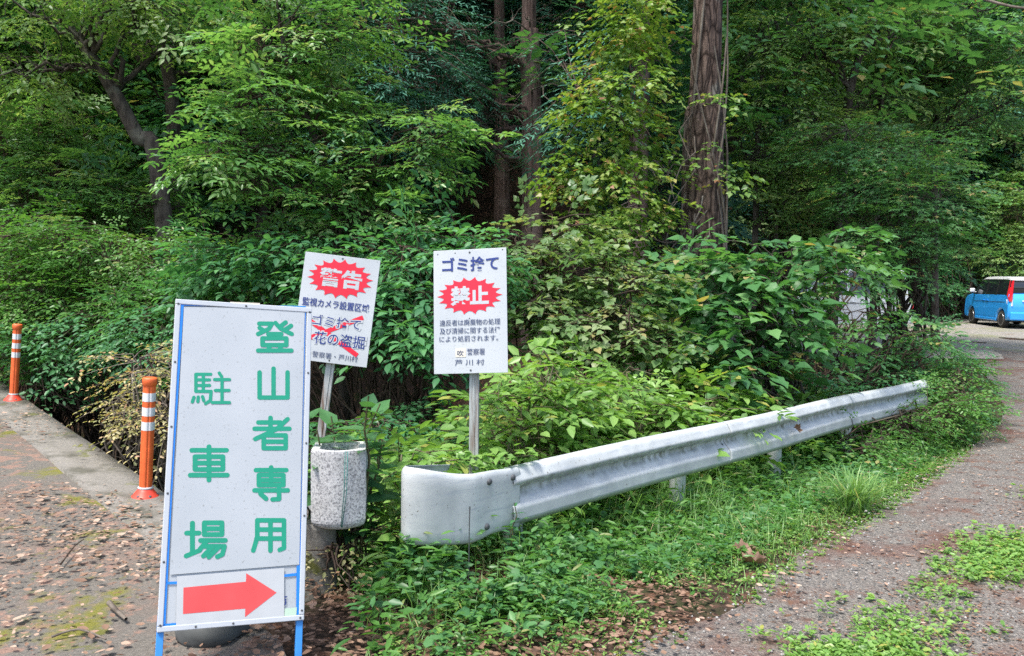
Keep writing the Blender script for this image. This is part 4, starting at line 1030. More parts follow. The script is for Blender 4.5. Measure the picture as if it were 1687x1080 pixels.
for s_ in (2.26, 2.42):
    for h in (0.12,): MB().lathe([(0.013, -0.02), (0.013, 0.004), (0.009, 0.009), (0.003, 0.011)], rpt(s_, 0.012, rz(s_) - 0.17), 12, Vector((rn.x, rn.y, 0.1)).normalized()).build('bolt', M['bolt'], gr)
for s_ in (0.02, 1.78, 3.35, 4.95, 6.6):
    v = RAIL_A + rd * s_ - rn * 0.075; g = th(v.x, v.y)
    MB().lathe([(0.06, g - 0.2), (0.06, rz(s_) - 0.06), (0.055, rz(s_) - 0.04), (0.02, rz(s_) - 0.03)], (v.x, v.y, 0), 20).build('post', M['rail'], gr)
# ---------------------------------------------------------------- vehicles
def arc(cy, cz, r, a0, a1, n=9): return [(cy + r * math.cos(math.radians(a0 + (a1 - a0) * i / n)), cz + r * math.sin(math.radians(a0 + (a1 - a0) * i / n))) for i in range(n + 1)]

def slab(mb, outline, hw, inset=0.05):
    """a body shell: side outline carried across the car's width, its edges drawn in at both sides"""
    pts = [Vector(p) for p in outline]; n = len(pts); area = sum(a.x * b.y - b.x * a.y for a, b in zip(pts, pts[1:] + pts[:1])); sg_ = 1 if area > 0 else -1
    nm = []
    for i in range(n):
        e = (pts[(i + 1) % n] - pts[i - 1]); e.normalize(); nm.append(Vector((-e.y, e.x)) * sg_)
    rings = []
    for k, ins in ((-1, 1.0), (-0.975, 0.4), (-0.92, 0.08), (-0.8, 0), (0, -0.15), (0.8, 0), (0.92, 0.08), (0.975, 0.4), (1, 1.0)):
        rings.append([mb.bm.verts.new((k * hw(p.y), (p + m * inset * ins).x, (p + m * inset * ins).y)) for p, m in zip(pts, nm)])
    for a, b in zip(rings, rings[1:]):
        for i in range(n): mb.bm.faces.new([a[i], a[(i + 1) % n], b[(i + 1) % n], b[i]]).smooth = True
    mb.bm.faces.new(list(reversed(rings[0]))); mb.bm.faces.new(rings[-1])
    return mb

def minivan(name, label, cat, loc, yaw, paint, roof, L=3.72, W=1.67, H=1.735, lamp='lampred', two_tone=True, nose=0.62, belt=1.0):
    root = thing(name, label, cat)
    r, f = L / 2, 0.25
    wf, wr_ = r - 0.65, -r + 0.56
    body = [(-r + .05, .30), (-r, .42), (-r, .78), (-r + .05, belt + .03)] + [(r - nose - .35, belt), (r - nose, belt + .01), (r - .2, belt - .07), (r - .03, belt - .2), (r, .62), (r, .36), (r - .07, f)]
    body += arc(wf, .30, .335, -8, 188) + arc(wr_, .30, .335, -8, 188)
    hb = lambda z: W / 2 * (1 - 0.03 * max(0, (0.35 - z) / 0.35) - 0.02 * max(0, (z - .8) / .3))
    hg = lambda z: W / 2 * (0.975 - 0.15 * max(0, (z - belt)) / (H - belt))
    slab(MB(), body, hb).build('body', M[paint], root)
    green = [(-r + .07, belt - .06), (-r + .10, belt + .30), (-r + .16, H - .13), (-r + .3, H - .07), (r - nose - .75, H - .07), (r - nose - .5, H - .14), (r - nose + .02, belt - .06)]
    slab(MB(), green, hg, 0.03).build('cabin_glass', M['glass'], root)
    rf = [(-r + .12, H - .15), (-r + .12, H - .09), (-r + .3, H - .015), (-.3, H), (r - nose - .9, H - .02), (r - nose - .6, H - .1), (r - nose - .52, H - .16), (r - nose - .8, H - .115), (-r + .4, H - .115)]
    slab(MB(), rf, lambda z: hg(z) * 1.015, 0.02).build('roof', M[roof], root)
    pil = MB()
    for s in (-1, 1):
        for (y0, y1, w) in ((-r + .22, -r + .16, .07), (-.02, -.02, .035), (r - nose - .28, r - nose - .68, .03), (-r + 1.02, -r + 1.0, .04)):
            a = Vector((s * (hg(belt) + .002), y0, belt - .02)); b = Vector((s * (hg(H - .12) + .004), y1, H - .12))
            pil.bar(a, b, .018, w * 2, up=(0, 1, 0)) if False else pil.poly([a + Vector((0, -w, 0)), a + Vector((0, w, 0)), b + Vector((0, w * .8, 0)), b + Vector((0, -w * .8, 0))], 0.006, (s, 0, 0.1))
    pil.build('pillar_trim', M['black'] if two_tone else M[paint], root)
    for s in (-1, 1):
        if two_tone:                                       # tall rear lamps up the rear corner posts
            x = s * (hg(1.3) - .005)
            a = [Vector((s * (hg(belt - .12) + .0), -r + .0, belt - .22)), Vector((s * (hg(belt) + .014), -r + .15, belt - .02)), Vector((s * (hg(H - .14) + .012), -r + .20, H - .13)), Vector((s * (hg(H - .14) - .07), -r + .10, H - .13)), Vector((s * (hg(belt) - .10), -r + .0, belt + .02)), Vector((s * (hg(belt) - .10), -r - .012, belt - .22))]
            lp = MB().poly(a, 0.012, (s * .6, -.8, 0)).build('taillight', M['lampred'], root)
            q = [Vector((s * (W / 2 - .015), -r + .08, .74)), Vector((s * (W / 2 + .002), -r + .16, .97)), Vector((s * (W / 2 - .13), -r - .02, .97)), Vector((s * (W / 2 - .13), -r - .02, .76))]
            MB().poly(q, 0.016, (s * .6, -.8, 0)).build('reversing_lens', M['lampclear'], lp)
        else:
            MB().box((s * (W / 2 - .08), -r - .004, .78), (.12, .03, .36), bevel=.01).build('taillight', M['lampred'], root)
        MB().box((s * (W / 2 - .17), r - .05, .78), (.27, .1, .16), bevel=.03).build('headlight', M['lampclear'], root)
        mm = MB(); mm.box((s * (W / 2 + .09), r - nose - .22, belt + .10), (.17, .09, .15), bevel=.035); mm.box((s * (W / 2 + .0), r - nose - .20, belt + .04), (.1, .05, .04), bevel=.01)
        mm.build('mirror', M['carwhite'] if two_tone else M[paint], root)
        seam = MB()
        for y in (-.02, r - nose - .42, -r + 1.02):
            seam.poly([(s * (hb(z_) + .0015), y + dy, z_) for z_, dy in ((.36, -.006), (.36, .006), (.96, .006), (.96, -.006))])
        seam.poly([(s * (W / 2 + .002), -r + .3, .865), (s * (W / 2 + .002), r - .9, .845), (s * (W / 2 + .002), r - .9, .86), (s * (W / 2 + .002), -r + .3, .885)])
        seam.build('door_seam', M['cargrey'], root)
        for y in (-.16, .14): MB().box((s * (W / 2 + .008), y, .90), (.025, .15, .03), bevel=.008).build('door_handle', M[paint], root)
        sk = MB(); sk.box((s * (W / 2 - .02), (wf + wr_) / 2, .27), (.05, wf - wr_ - .72, .10), bevel=.02); sk.build('side_skirt', M[paint], root)
        for y in (wf, wr_):
            mb = MB().lathe([(.19, -.08), (.275, -.085), (.295, -.06), (.298, 0), (.295, .06), (.275, .085), (.19, .08)], (s * (W / 2 - .10), y, .298), 30, Vector((s, 0, 0)))
            wh = mb.build('wheel', M['tyre'], root)
            rm = MB().lathe([(.03, .05), (.07, .055), (.072, .03)], (s * (W / 2 - .10), y, .298), 14, Vector((s, 0, 0)))
            rm.lathe([(.185, .03), (.205, .07), (.212, .088), (.205, .088), (.18, .05)], (s * (W / 2 - .10), y, .298), 30, Vector((s, 0, 0)))
            for i in range(7):
                a = i * math.tau / 7; cx = s * (W / 2 - .035)
                rm.bar((cx - s * .012, y + math.cos(a) * .05, .298 + math.sin(a) * .05), (cx, y + math.cos(a) * .195, .298 + math.sin(a) * .195), .035, .03, up=(1, 0, 0))
            rm.build('rim', M['alloy'], wh)
    bp = MB(); bp.box((0, -r + .0, .42), (W * .93, .12, .28), bevel=.05); bp.build('rear_bumper', M[paint], root)
    bp = MB(); bp.box((0, r - .0, .42), (W * .93, .12, .28), bevel=.05); bp.build('front_bumper', M[paint], root)
    MB().box((0, -r - .012, .92), (W * .5, .03, .05), bevel=.01).build('tailgate_garnish', M['carwhite'], root)
    MB().box((0, -r - .012, .74), (.33, .02, .165), bevel=.004).build('number_plate', M['white_panel'], root)
    MB().box((0, 0, .33), (W * .8, L * .86, .2)).build('underbody', M['black'], root)
    root.location = loc; root.rotation_euler = (0, 0, yaw)
    return root

p = gp_surf(1652, 533); pc_ = at(1652, 533, 27.2)
def car_at(px, Y, ux, uy, yaw, L, W):                      # the wheel (ux, uy in the car's own frame) stands where the pixel column meets depth Y
    q = at(px, 500, Y); c, s = math.cos(yaw), math.sin(yaw)
    x = q.x - (ux * c - uy * s); y = q.y - (ux * s + uy * c)
    return (x, y, float(lot_z(x, y)) + 0.004)
YAW = math.radians(-9)
minivan('minivan', 'bright blue minivan with a white roof parked in the car park', 'van', car_at(1652, 27.6, -0.78, -1.30, YAW, 3.72, 1.67), YAW, 'carblue', 'carwhite', belt=1.13, nose=.70)
minivan('boxy_van', 'white boxy van parked behind the shrubs, seen between the leaves', 'van', car_at(1490, 24.5, 0.0, -1.75, math.radians(78), 3.6, 1.6), math.radians(78), 'carwhite', 'carwhite', L=3.6, W=1.56, H=1.86, two_tone=False, nose=0.4, belt=1.12)
minivan('parked_car', 'dark grey car half hidden by leaves left of the big vine-clad trunk', 'car', car_at(1100, 25.5, 0.0, -1.0, math.radians(95), 3.9, 1.7), math.radians(95), 'cargrey', 'cargrey', L=3.9, W=1.66, H=1.55, two_tone=False, nose=0.95, belt=0.9)

# ---------------------------------------------------------------- trees
def gnd(px, Y, dz=0.0):                                    # terrain point under a picture column at a depth
    q = at(px, 500, Y); return np.array([q.x, q.y, th(q.x, q.y) + dz])
def A(px, py, Y): return np.array(at(px, py, Y))
def m_(px, Y): return px * Y / FPX                         # pixels to metres at a depth
CAMDIR = (0, -1, 0)

def cedar(label, px_pts, Y, rpx, seed, bark='cedar', top=16, dead=0, group=None, blobs=(), mat='l_conifer'):
    pts = [gnd(px_pts[0][0], Y, -0.15)] + [A(x, y, Y) for x, y in px_pts[1:]]
    d = (pts[-1] - pts[-2]) / np.linalg.norm(pts[-1] - pts[-2]); d = d * .3 + np.array([0, 0, .7]); d /= np.linalg.norm(d)
    pts.append(pts[-1] + d * (top - pts[-1][2]) / max(d[2], .3))
    r = m_(rpx, Y) / 2
    def extra(root, rs):
        polys = []
        V, Q, path = trunk_mesh(pts, [r, r * .9, r * .5, .05], np.random.RandomState(seed), 12)
        for i in range(dead):
            j = rs.randint(int(len(path) * .06), int(len(path) * .55)); a = rs.rand() * 6.28; L = 0.8 + rs.rand() * 1.6
            s0 = path[j]; e = s0 + np.array([math.cos(a) * L, math.sin(a) * L, -0.25 + rs.randn() * .25])
            p = curve_pts(s0, e, rs, 6, 0.1, .05); polys.append((p, np.linspace(.022, .005, 6)))
            for k in range(3):
                q = p[rs.randint(2, 5)]; polys.append((curve_pts(q, q + rs.randn(3) * np.array([.35, .35, .25]), rs, 4, .05, .06), np.linspace(.008, .002, 4)))
        if polys:
            V, Q = np_tubes(polys, 4); link_mesh('dead_branches', np_mesh('dead_branches', V, Q=Q, smooth=True), M['deadtwig'], root)
    bl = list(blobs)
    rs = np.random.RandomState(seed + 77); x, y = pts[-1][0], pts[-1][1]; z = pts[-1][2]
    for k in range(6): bl.append(((x + rs.randn() * .6, y + rs.randn() * .6, z - 0.5 - k * 1.35), (1.0 + k * .28, 1.0 + k * .28, .8), 13 + 3 * k))
    return tree('cedar_tree', label, 'tree', pts, [r, r * .92, r * .8, r * .6, .05], bl, 'conifer', mat, bark, seed, group, scale=1.5, droop=-.3, extra=extra, sides=28, spiky=.3)

big = cedar('massive grey cedar trunk wound with woody vines, tallest trunk right of the notices', [(1165, 640), (1158, 420), (1160, 200), (1167, 0)], 11.0, 76, 31, top=17, dead=0)
cedar('dark upright cedar trunk deep in the shade, above and right of the upright notice', [(876, 460), (877, 250), (873, 60), (872, -20)], 16.5, 36, 32, 'cedar_red', 18, dead=22,
      blobs=[(A(640, 30, 15.5), (1.2, 1.0, .8), 60), (A(660, 120, 15.5), (1.1, 1.0, .6), 56), (A(620, 190, 15.5), (1.0, .9, .5), 40), (A(700, 190, 16), (.6, .6, .4), 20)])
cedar('thin reddish cedar trunk just left of the darker upright one', [(826, 460), (828, 250), (824, 90), (822, -20)], 18.5, 26, 33, 'cedar_red', 17, dead=12, blobs=[(A(740, 50, 18), (.9, .9, .8), 34), (A(980, 40, 19.5), (1.2, 1.0, .9), 40)])
cedar('shadowed cedar trunk behind the left side of the big vine-clad trunk', [(1050, 520), (1052, 300), (1058, 100), (1062, -20)], 15.5, 34, 34, 'cedar_red', 17, dead=10, blobs=[(A(980, 120, 15), (1.2, 1.0, 1.2), 30)])
cedar('slim cedar trunk far back in the wood at the upper left', [(325, 420), (322, 250), (318, 80), (316, -20)], 19.0, 18, 35, 'cedar_red', 16, dead=8)
cedar('distant cedar trunk in the dark gap above the leaning notice', [(745, 430), (744, 250), (742, 60), (742, -20)], 22, 24, 36, 'cedar_red', 18, dead=8, blobs=[(A(760, 180, 21), (2.0, 1.4, 1.5), 70)])

# broadleaf tree with layered, arching sprays left of the notices
Yb = 9.0
tr = [gnd(575, Yb + .3, -0.1), A(560, 430, Yb + .2), A(548, 335, Yb), A(522, 235, Yb), A(488, 155, Yb - .1), A(468, 80, Yb), A(455, -10, Yb)]
rs_ = np.random.RandomState(50)
bl = []
for px, py, Y, rx, rz_, n in [(470, 60, 8.9, 95, 40, 60), (415, 90, 8.7, 60, 35, 40), (555, 60, 9.2, 80, 40, 46), (400, 170, 8.5, 55, 28, 38), (450, 160, 8.6, 75, 30, 46), (560, 140, 9.1, 70, 30, 42), (375, 245, 8.4, 55, 26, 38),
                               (420, 250, 8.4, 75, 28, 48), (500, 225, 8.6, 60, 26, 32), (600, 190, 9.1, 45, 24, 24), (700, 205, 9.2, 65, 24, 40), (660, 265, 9.0, 75, 26, 46), (580, 290, 8.9, 70, 30, 44), (470, 320, 8.6, 80, 28, 44), (410, 310, 8.5, 45, 22, 20), (610, 350, 8.8, 75, 28, 44), (740, 230, 9.1, 45, 16, 20),
                               (500, -40, 9.2, 160, 50, 70), (380, -40, 9, 90, 45, 40)]:
    bl.append((A(px, py, Y), (m_(rx, Y), m_(rx, Y) * .75, m_(rz_, Y)), int(n * .5)))
tree('broadleaf_tree', 'young broadleaf tree with pale arching leafy tiers, left of and above the leaning notice', 'tree', tr, [.062, .055, .05, .042, .034, .02, .012], bl, 'zelkova', 'l_bright', 'bark', 51, layer=0.17, scale=.80, droop=-.10, twig_mat='twig', shell=.25, spiky=.5)

# leaning old tree at the upper left
Yl = 12.0
tree('leaning_tree', 'old dark tree leaning to the left at the upper left, with a broken peeling top', 'tree', [gnd(310, Yl, -.1), A(262, 290, Yl), A(228, 225, Yl), A(188, 150, Yl), A(150, 92, Yl), A(116, 46, Yl)], [.12, .112, .105, .095, .08, .06],
     [(A(255, -10, 11.4), (.8, .7, .35), 40), (A(60, 10, 11.6), (1.0, .9, .4), 60), (A(40, 110, 11.8), (.9, .8, .5), 50), (A(300, 60, 12.4), (.6, .6, .3), 24), (A(150, -50, 11.8), (1.8, 1.2, .45), 60)], 'layered', 'l_far', 'bark', 61, layer=.2, scale=.8, shell=.3, twig_mat='bark')
tree('slender_tree', 'slender grey tree with a forked limb behind the leaning old tree', 'tree', [gnd(300, 13.2, -.1), A(282, 150, 13.2), A(232, 95, 13.2), A(216, 45, 13.2), A(200, -20, 13.2)], [.11, .10, .08, .07, .05],
     [(A(230, -20, 13), (1.5, 1, .7), 60), (A(310, 60, 13.5), (1.0, .8, .6), 30)], 'zelkova', 'l_mid', 'bark', 62, layer=.2, scale=.9)

tree('slender_tree', 'slender grey tree with bare pale twigs, right of the big trunk', 'tree', [gnd(1370, 16.5, -.1), A(1385, 300, 16.5), A(1400, 150, 16.5), A(1425, 60, 16.5), A(1440, -30, 16.5)], [.11, .10, .08, .06, .04],
     [(A(1300, 60, 16.5), (1.2, 1, .7), 60), (A(1260, 160, 16), (1.0, .9, .6), 50), (A(1330, 220, 16), (.9, .9, .5), 44), (A(1450, 40, 16.8), (1.2, 1, .6), 50), (A(1280, -20, 17), (1.6, 1, .6), 50), (A(1420, 160, 17), (1, .8, .5), 36)], 'layered', 'l_far', 'bark', 63, layer=.2, scale=1.0, shell=.25)
tree('slender_tree', 'dark slender tree near the car park entrance, its crown hanging over the top right', 'tree', [gnd(1545, 18.5, -.1), A(1540, 260, 18.5), A(1548, 150, 18.5), A(1560, 40, 18.5), A(1570, -40, 18.5)], [.075, .07, .06, .045, .03],
     [(A(1560, 60, 18), (1.6, 1.2, .7), 80), (A(1650, 60, 17.5), (1.5, 1.2, .7), 80), (A(1640, 160, 17.5), (1.2, 1.0, .5), 60), (A(1500, 110, 18), (1.0, .9, .5), 40), (A(1600, -30, 18), (2.2, 1.4, .8), 80), (A(1590, 200, 18), (.8, .7, .35), 26)], 'layered', 'l_mid', 'bark', 64, layer=.2, scale=1.0, shell=.25)
tree('slender_tree', 'slim young tree with yellow-green leaves painted backlit, in the gap behind the fine-leaved maple', 'tree', [gnd(1440, 16.6, -.1), A(1446, 300, 17), A(1452, 180, 17.5), A(1462, 60, 18)], [.07, .06, .05, .03],
     [(A(1450, 170, 19), (1.1, .9, .7), 46), (A(1540, 180, 19.5), (.9, .8, .6), 36), (A(1400, 230, 18.5), (.7, .7, .4), 24), (A(1500, 90, 19.5), (1.0, .9, .6), 36), (A(1600, 130, 20), (.8, .7, .5), 26)], 'zelkova', 'l_far', 'bark', 65, layer=.25, scale=1.3, shell=.2)
tree('slender_tree', 'slim young tree with bright yellow-green leaves close on the right side of the big trunk', 'tree', [gnd(1240, 15.5, -.1), A(1246, 330, 15.8), A(1250, 200, 16), A(1262, 60, 16.5)], [.06, .055, .045, .03],
     [(A(1255, 255, 15.6), (.7, .7, .4), 30), (A(1290, 290, 15.6), (.6, .6, .35), 24), (A(1240, 60, 16.5), (.7, .7, .5), 30), (A(1225, 130, 16.2), (.45, .5, .4), 16), (A(1320, 330, 15.4), (.6, .6, .3), 20)], 'zelkova', 'l_far', 'bark', 66, layer=.22, scale=1.1, shell=.2)

# ---------------------------------------------------------------- shrubs and thickets, one by one
def px_blobs(rows): return [(A(px, py, Y), (m_(rx, Y), m_(rx, Y) * dep, m_(ry, Y)), n) for px, py, Y, rx, ry, dep, n in rows]
shrub('leafy_bush', 'wide bright green bush drooping over the gully at the left, behind the farther orange post', gnd(150, 11.2), px_blobs([(70, 400, 10.6, 110, 45, .8, 110), (180, 420, 10.4, 110, 45, .8, 120), (290, 430, 10.2, 90, 50, .8, 100), (110, 490, 10.2, 110, 45, .8, 110), (230, 500, 9.9, 100, 40, .7, 90), (30, 470, 10.2, 60, 70, .8, 70), (340, 480, 9.8, 60, 50, .8, 50), (20, 560, 10.3, 45, 60, .7, 40)]), 'small', 'l_fresh', 71, layer=.14, scale=1.0, stems=6, droop=-.25)
shrub('leafy_bush', 'dark shrub hanging into the gully behind the nearer orange post', gnd(200, 9.6), px_blobs([(130, 560, 9.6, 70, 30, .8, 60), (200, 530, 9.4, 80, 35, .8, 60), (280, 520, 9.0, 60, 40, .8, 46), (80, 610, 9.6, 40, 24, .8, 20), (320, 560, 8.6, 60, 60, .8, 40)]), 'small', 'l_dark', 72, layer=.12, droop=-.3)
shrub('leafy_bush', 'mid green bush rising at the far left under the pale tree', gnd(60, 13.5), px_blobs([(40, 280, 13, 90, 50, .8, 90), (130, 300, 12.8, 90, 50, .8, 90), (210, 330, 12.4, 70, 45, .8, 70), (30, 200, 13.2, 80, 45, .8, 70), (60, 350, 12.4, 90, 30, .8, 60), (110, 210, 13.5, 70, 40, .8, 60)]), 'zelkova', 'l_bright', 73, layer=.18, scale=.85)
shrub('dry_shrub', 'sparse dry shrub with pale yellowed leaves behind the nearer orange post', gnd(240, 6.9), px_blobs([(235, 605, 6.75, 36, 28, .6, 30), (268, 690, 6.6, 26, 50, .6, 24), (235, 700, 6.7, 26, 40, .6, 8), (300, 600, 6.7, 40, 40, .6, 20), (205, 655, 6.8, 30, 14, .6, 8)]), 'dry', 'l_dry', 74, stems=10, scale=.8, bark='deadtwig', tvar=.6)
shrub('leafy_bush', 'dark green bush behind the leaning notice and the tall notice', gnd(680, 8.2), px_blobs([(660, 430, 7.9, 70, 40, .7, 64), (740, 420, 8.2, 70, 40, .7, 60), (690, 500, 7.6, 60, 45, .7, 60), (650, 545, 7.4, 40, 26, .6, 20), (600, 470, 8, 60, 50, .7, 44), (560, 400, 8.4, 80, 35, .7, 60), (460, 410, 8.6, 90, 40, .7, 70), (380, 430, 9, 70, 40, .7, 50)]), 'layered', 'l_dark', 75, thin=.66, layer=.13, stems=7, scale=.9)
shrub('leafy_bush', 'pale-leaved bush filling the gap between the tall notice and the big trunk', gnd(960, 8.8), px_blobs([(880, 440, 8.6, 60, 45, .8, 60), (960, 440, 8.5, 65, 40, .8, 64), (1030, 480, 8.3, 55, 50, .8, 64), (900, 510, 8.2, 65, 40, .8, 60), (990, 530, 7.9, 70, 35, .8, 60), (860, 390, 9.0, 50, 24, .8, 26), (940, 370, 9.2, 50, 24, .8, 24), (1060, 560, 7.9, 60, 35, .8, 44)]), 'heart', 'l_pale', 76, thin=.66, layer=.12, stems=8, scale=.6)
shrub('broadleaf_shrub', 'large-leaved green shrub spreading in tiers in front of the big trunk', gnd(1300, 9.0), px_blobs([(1170, 450, 8.8, 60, 20, .8, 34), (1280, 430, 8.8, 70, 22, .8, 40), (1355, 405, 8.9, 45, 16, .8, 18), (1230, 490, 8.5, 70, 22, .8, 40), (1290, 470, 8.5, 40, 18, .8, 18), (1260, 545, 8.2, 60, 24, .8, 32), (1215, 600, 7.9, 45, 26, .7, 24)]), 'heart', 'l_mid', 77, thin=.66, layer=.16, stems=5, scale=1.0, bark='bark', stem_r=.022)
shrub('fine_leaved_maple', 'dark fine-leaved maple spreading in flat layers right of the large-leaved shrub', gnd(1490, 14), px_blobs([(1450, 260, 13.8, 90, 28, .8, 50), (1490, 245, 14, 60, 26, .8, 34), (1470, 320, 13.4, 100, 28, .8, 56), (1510, 315, 13.5, 60, 24, .8, 32), (1470, 375, 13.2, 80, 24, .8, 44), (1510, 400, 13.2, 50, 24, .8, 30), (1490, 440, 13, 40, 18, .8, 16), (1400, 230, 14.2, 80, 30, .8, 60)]), 'maple', 'l_mid', 78, layer=.24, stems=4, bark='bark', stem_r=.035, cat='small tree')
shrub('twiggy_shrub', 'thin twiggy shrub standing between the guardrail and the white van', gnd(1320, 10.4), px_blobs([(1320, 570, 10.2, 80, 30, .7, 24), (1420, 520, 10.6, 60, 30, .7, 14), (1520, 560, 10.8, 40, 30, .7, 20), (1380, 450, 10.6, 60, 20, .7, 16)]), 'layered', 'l_mid', 79, stems=12, scale=.75, bark='twig', stem_r=.022)
shrub('low_thicket', 'low dark thicket beyond the far end of the guardrail', gnd(1480, 10.9), px_blobs([(1420, 620, 10.6, 80, 16, .8, 46), (1510, 605, 11, 65, 20, .8, 46), (1545, 565, 11.6, 30, 20, .8, 22), (1340, 632, 10, 60, 18, .8, 34), (1560, 640, 10.6, 50, 28, .8, 46)]), 'small', 'l_dark', 80, stems=8, scale=.9)
shrub('low_thicket', 'green weedy thicket swallowing the end of the guardrail beside the road', gnd(1560, 9.7), px_blobs([(1575, 670, 9.6, 40, 40, .7, 60), (1530, 690, 9.2, 50, 32, .7, 60), (1460, 705, 8.7, 50, 26, .6, 50), (1400, 735, 8.0, 40, 20, .6, 30), (1590, 620, 10.2, 25, 26, .7, 26)]), 'small', 'l_fresh', 81, stems=8, scale=.7)
shrub('leafy_bush', 'shaded bush under the big trunk at the left', gnd(1120, 10.2), px_blobs([(1120, 480, 10.2, 50, 60, .8, 40), (1090, 590, 9.6, 60, 36, .8, 40), (1200, 620, 9.4, 80, 26, .8, 44)]), 'layered', 'l_dark', 82, scale=.85)
shrub('leafy_bush', 'yellow-green bush with painted-in sunlight beyond the blue van at the right edge', gnd(1680, 32), px_blobs([(1675, 360, 31.5, 45, 45, .8, 120), (1720, 400, 31, 60, 50, .8, 100), (1650, 420, 31.5, 35, 30, .8, 60), (1700, 310, 32, 50, 40, .8, 80)]), 'far', 'l_far', 83, scale=.6)
shrub('leafy_bush', 'dark bush behind the nose of the blue van', gnd(1560, 31), px_blobs([(1535, 450, 31.5, 40, 50, .8, 110), (1490, 430, 31.5, 50, 60, .8, 100), (1590, 385, 33, 40, 30, .8, 80)]), 'far', 'l_dark', 84, scale=.65)
shrub('leafy_bush', 'shady bush low in the gully under the leaning notice', gnd(620, 6.9), px_blobs([(600, 700, 6.6, 50, 16, .8, 24), (670, 700, 6.8, 50, 14, .8, 22)]), 'layered', 'l_dark', 85, scale=.7)
shrub('dry_weed', 'thin dry weed tangled round the foot of the concrete planter', gnd(560, 4.15), px_blobs([(545, 915, 4.0, 24, 40, .8, 9), (575, 880, 4.2, 24, 50, .8, 9), (600, 900, 4.3, 24, 50, .8, 8)]), 'dry', 'l_dry', 86, scale=.55, cat='weed', stems=4, stem_r=.005)
shrub('leafy_bush', 'pale bush with painted-in sunlight at the left edge below the leaning tree', gnd(0, 14.5), px_blobs([(10, 180, 14.5, 40, 60, .8, 60), (40, 250, 14.3, 50, 40, .8, 50), (20, 400, 11.5, 50, 26, .8, 40)]), 'zelkova', 'l_far', 87, layer=.2, scale=.9)
# climbing vines round the big trunk: woody stems and yellowing leaves
def vines():
    rs = np.random.RandomState(90); Y = 11.0; b = gnd(1130, 10.6)
    root = thing('climbing_vine', 'woody vine with yellow-green leaves climbing the left side of the big trunk', 'vine', tuple(b))
    polys, parts = [], []
    r = m_(38, Y)
    for i in range(6):
        x0 = 1120 + rs.rand() * 80; y0, y1 = 600 + rs.rand() * 60, rs.rand() * 300 - 150; a0, tw = rs.rand() * 6.28, (1 if rs.rand() < .5 else -1) * (2.2 + 3 * rs.rand())
        pts = []
        for t in np.linspace(0, 1, 14):
            c = A(1162 + 4 * t, y0 + (y1 - y0) * t, Y); a = a0 + tw * t; rr = r * (.80 + .05 * rs.rand()) * (1.2 - .2 * min(1, t * 5))
            pts.append(c + np.array([math.cos(a) * rr, -abs(math.sin(a)) * rr, 0]))
        polys.append((smooth_path(pts, 40), np.linspace(.024, .010, 40) * (.5 + rs.rand() * .8)))
    for i in range(9):
        s0 = A(1140 + rs.randn() * 15, 450 - rs.rand() * 380, Y - .5); e = A(1060 + rs.randn() * 45, 620 - rs.rand() * 420, Y - .6 - rs.rand() * .8)
        polys.append((curve_pts(s0, e, rs, 9, -.15, .06), np.linspace(.011, .004, 9)))
    V, Q = np_tubes(polys, 6); link_mesh('stems', np_mesh('stems', V, Q=Q, smooth=True), M['deadtwig'], root)
    for px, py, rx, ry, n, dY in [(1050, 30, 45, 40, 40, -.7), (1005, 60, 40, 40, 26, -.6), (1035, 130, 45, 40, 44, -.8), (985, 185, 50, 36, 36, -.8), (1050, 225, 35, 36, 34, -.8), (990, 275, 60, 28, 36, -1), (1045, 330, 40, 36, 38, -1), (945, 300, 45, 22, 20, -.8), (1172, 162, 30, 8, 5, -.6), (1050, -30, 60, 40, 40, -.6), (1045, 410, 50, 45, 40, -1), (1195, 250, 20, 80, 8, -.4), (990, 365, 50, 28, 26, -.8), (1105, 300, 10, 60, 6, -.5)]:
        c = A(px, py, Y + dY); O, X, U = blob_sprays(c, (m_(rx, Y), m_(rx, Y) * .7, m_(ry, Y)), n, rs, .11, -.3, .2, spiky=.5)
        parts.append(place_sprays(SP['vine'], O, X, U, .85 * (.7 + .6 * rs.rand(n)), rs, .5))
    V, F, T = join(parts); link_mesh('leaves', np_mesh('leaves', V, F, tint=T), M['l_vine'], root)
vines()

# ---------------------------------------------------------------- the wood behind: individual trees, then the far mass on the slope
def proto_tree(name, label, seed, h, mat, species, cr, n, trunk_r, group, bark='bark', scale=1.0, low=0.25, layer=.35):
    rs = np.random.RandomState(seed); bl = []
    for k in range(9):
        t = low + (1 - low) * (k + .5) / 9; a = k * 2.4; rr = cr * (0.35 + .5 * math.sin(math.pi * min(1, t * 1.05)))
        bl.append(((math.cos(a) * rr * .6, math.sin(a) * rr * .6, h * t), (rr, rr, h * .085), n))
    return tree(name, label, 'tree', [(0, 0, -.3), (rs.randn() * .15, rs.randn() * .15, h * .35), (rs.randn() * .3, rs.randn() * .3, h * .7), (0, 0, h)], [trunk_r, trunk_r * .8, trunk_r * .45, .02], bl, species, mat, bark, seed, group, layer=layer, scale=scale, twigs=False, shell=.35, sides=10)
GW = 'trees of the dense wood behind the guardrail'
PR = [proto_tree('forest_tree', 'dark broadleaf tree in the dense wood behind', 101, 13, 'l_dark', 'far', 3.0, 58, .16, GW),
      proto_tree('forest_tree', 'mid green broadleaf tree in the dense wood behind', 102, 14, 'l_mid', 'far', 3.1, 58, .17, GW),
      proto_tree('conifer_tree', 'blue-green conifer in the dense wood behind', 103, 17, 'l_conifer', 'farcon', 2.5, 70, .2, GW, bark='cedar_red', low=.12),
      proto_tree('forest_tree', 'pale broadleaf tree with painted-in sunlight in the dense wood behind', 104, 12, 'l_far', 'far', 2.9, 55, .15, GW)]
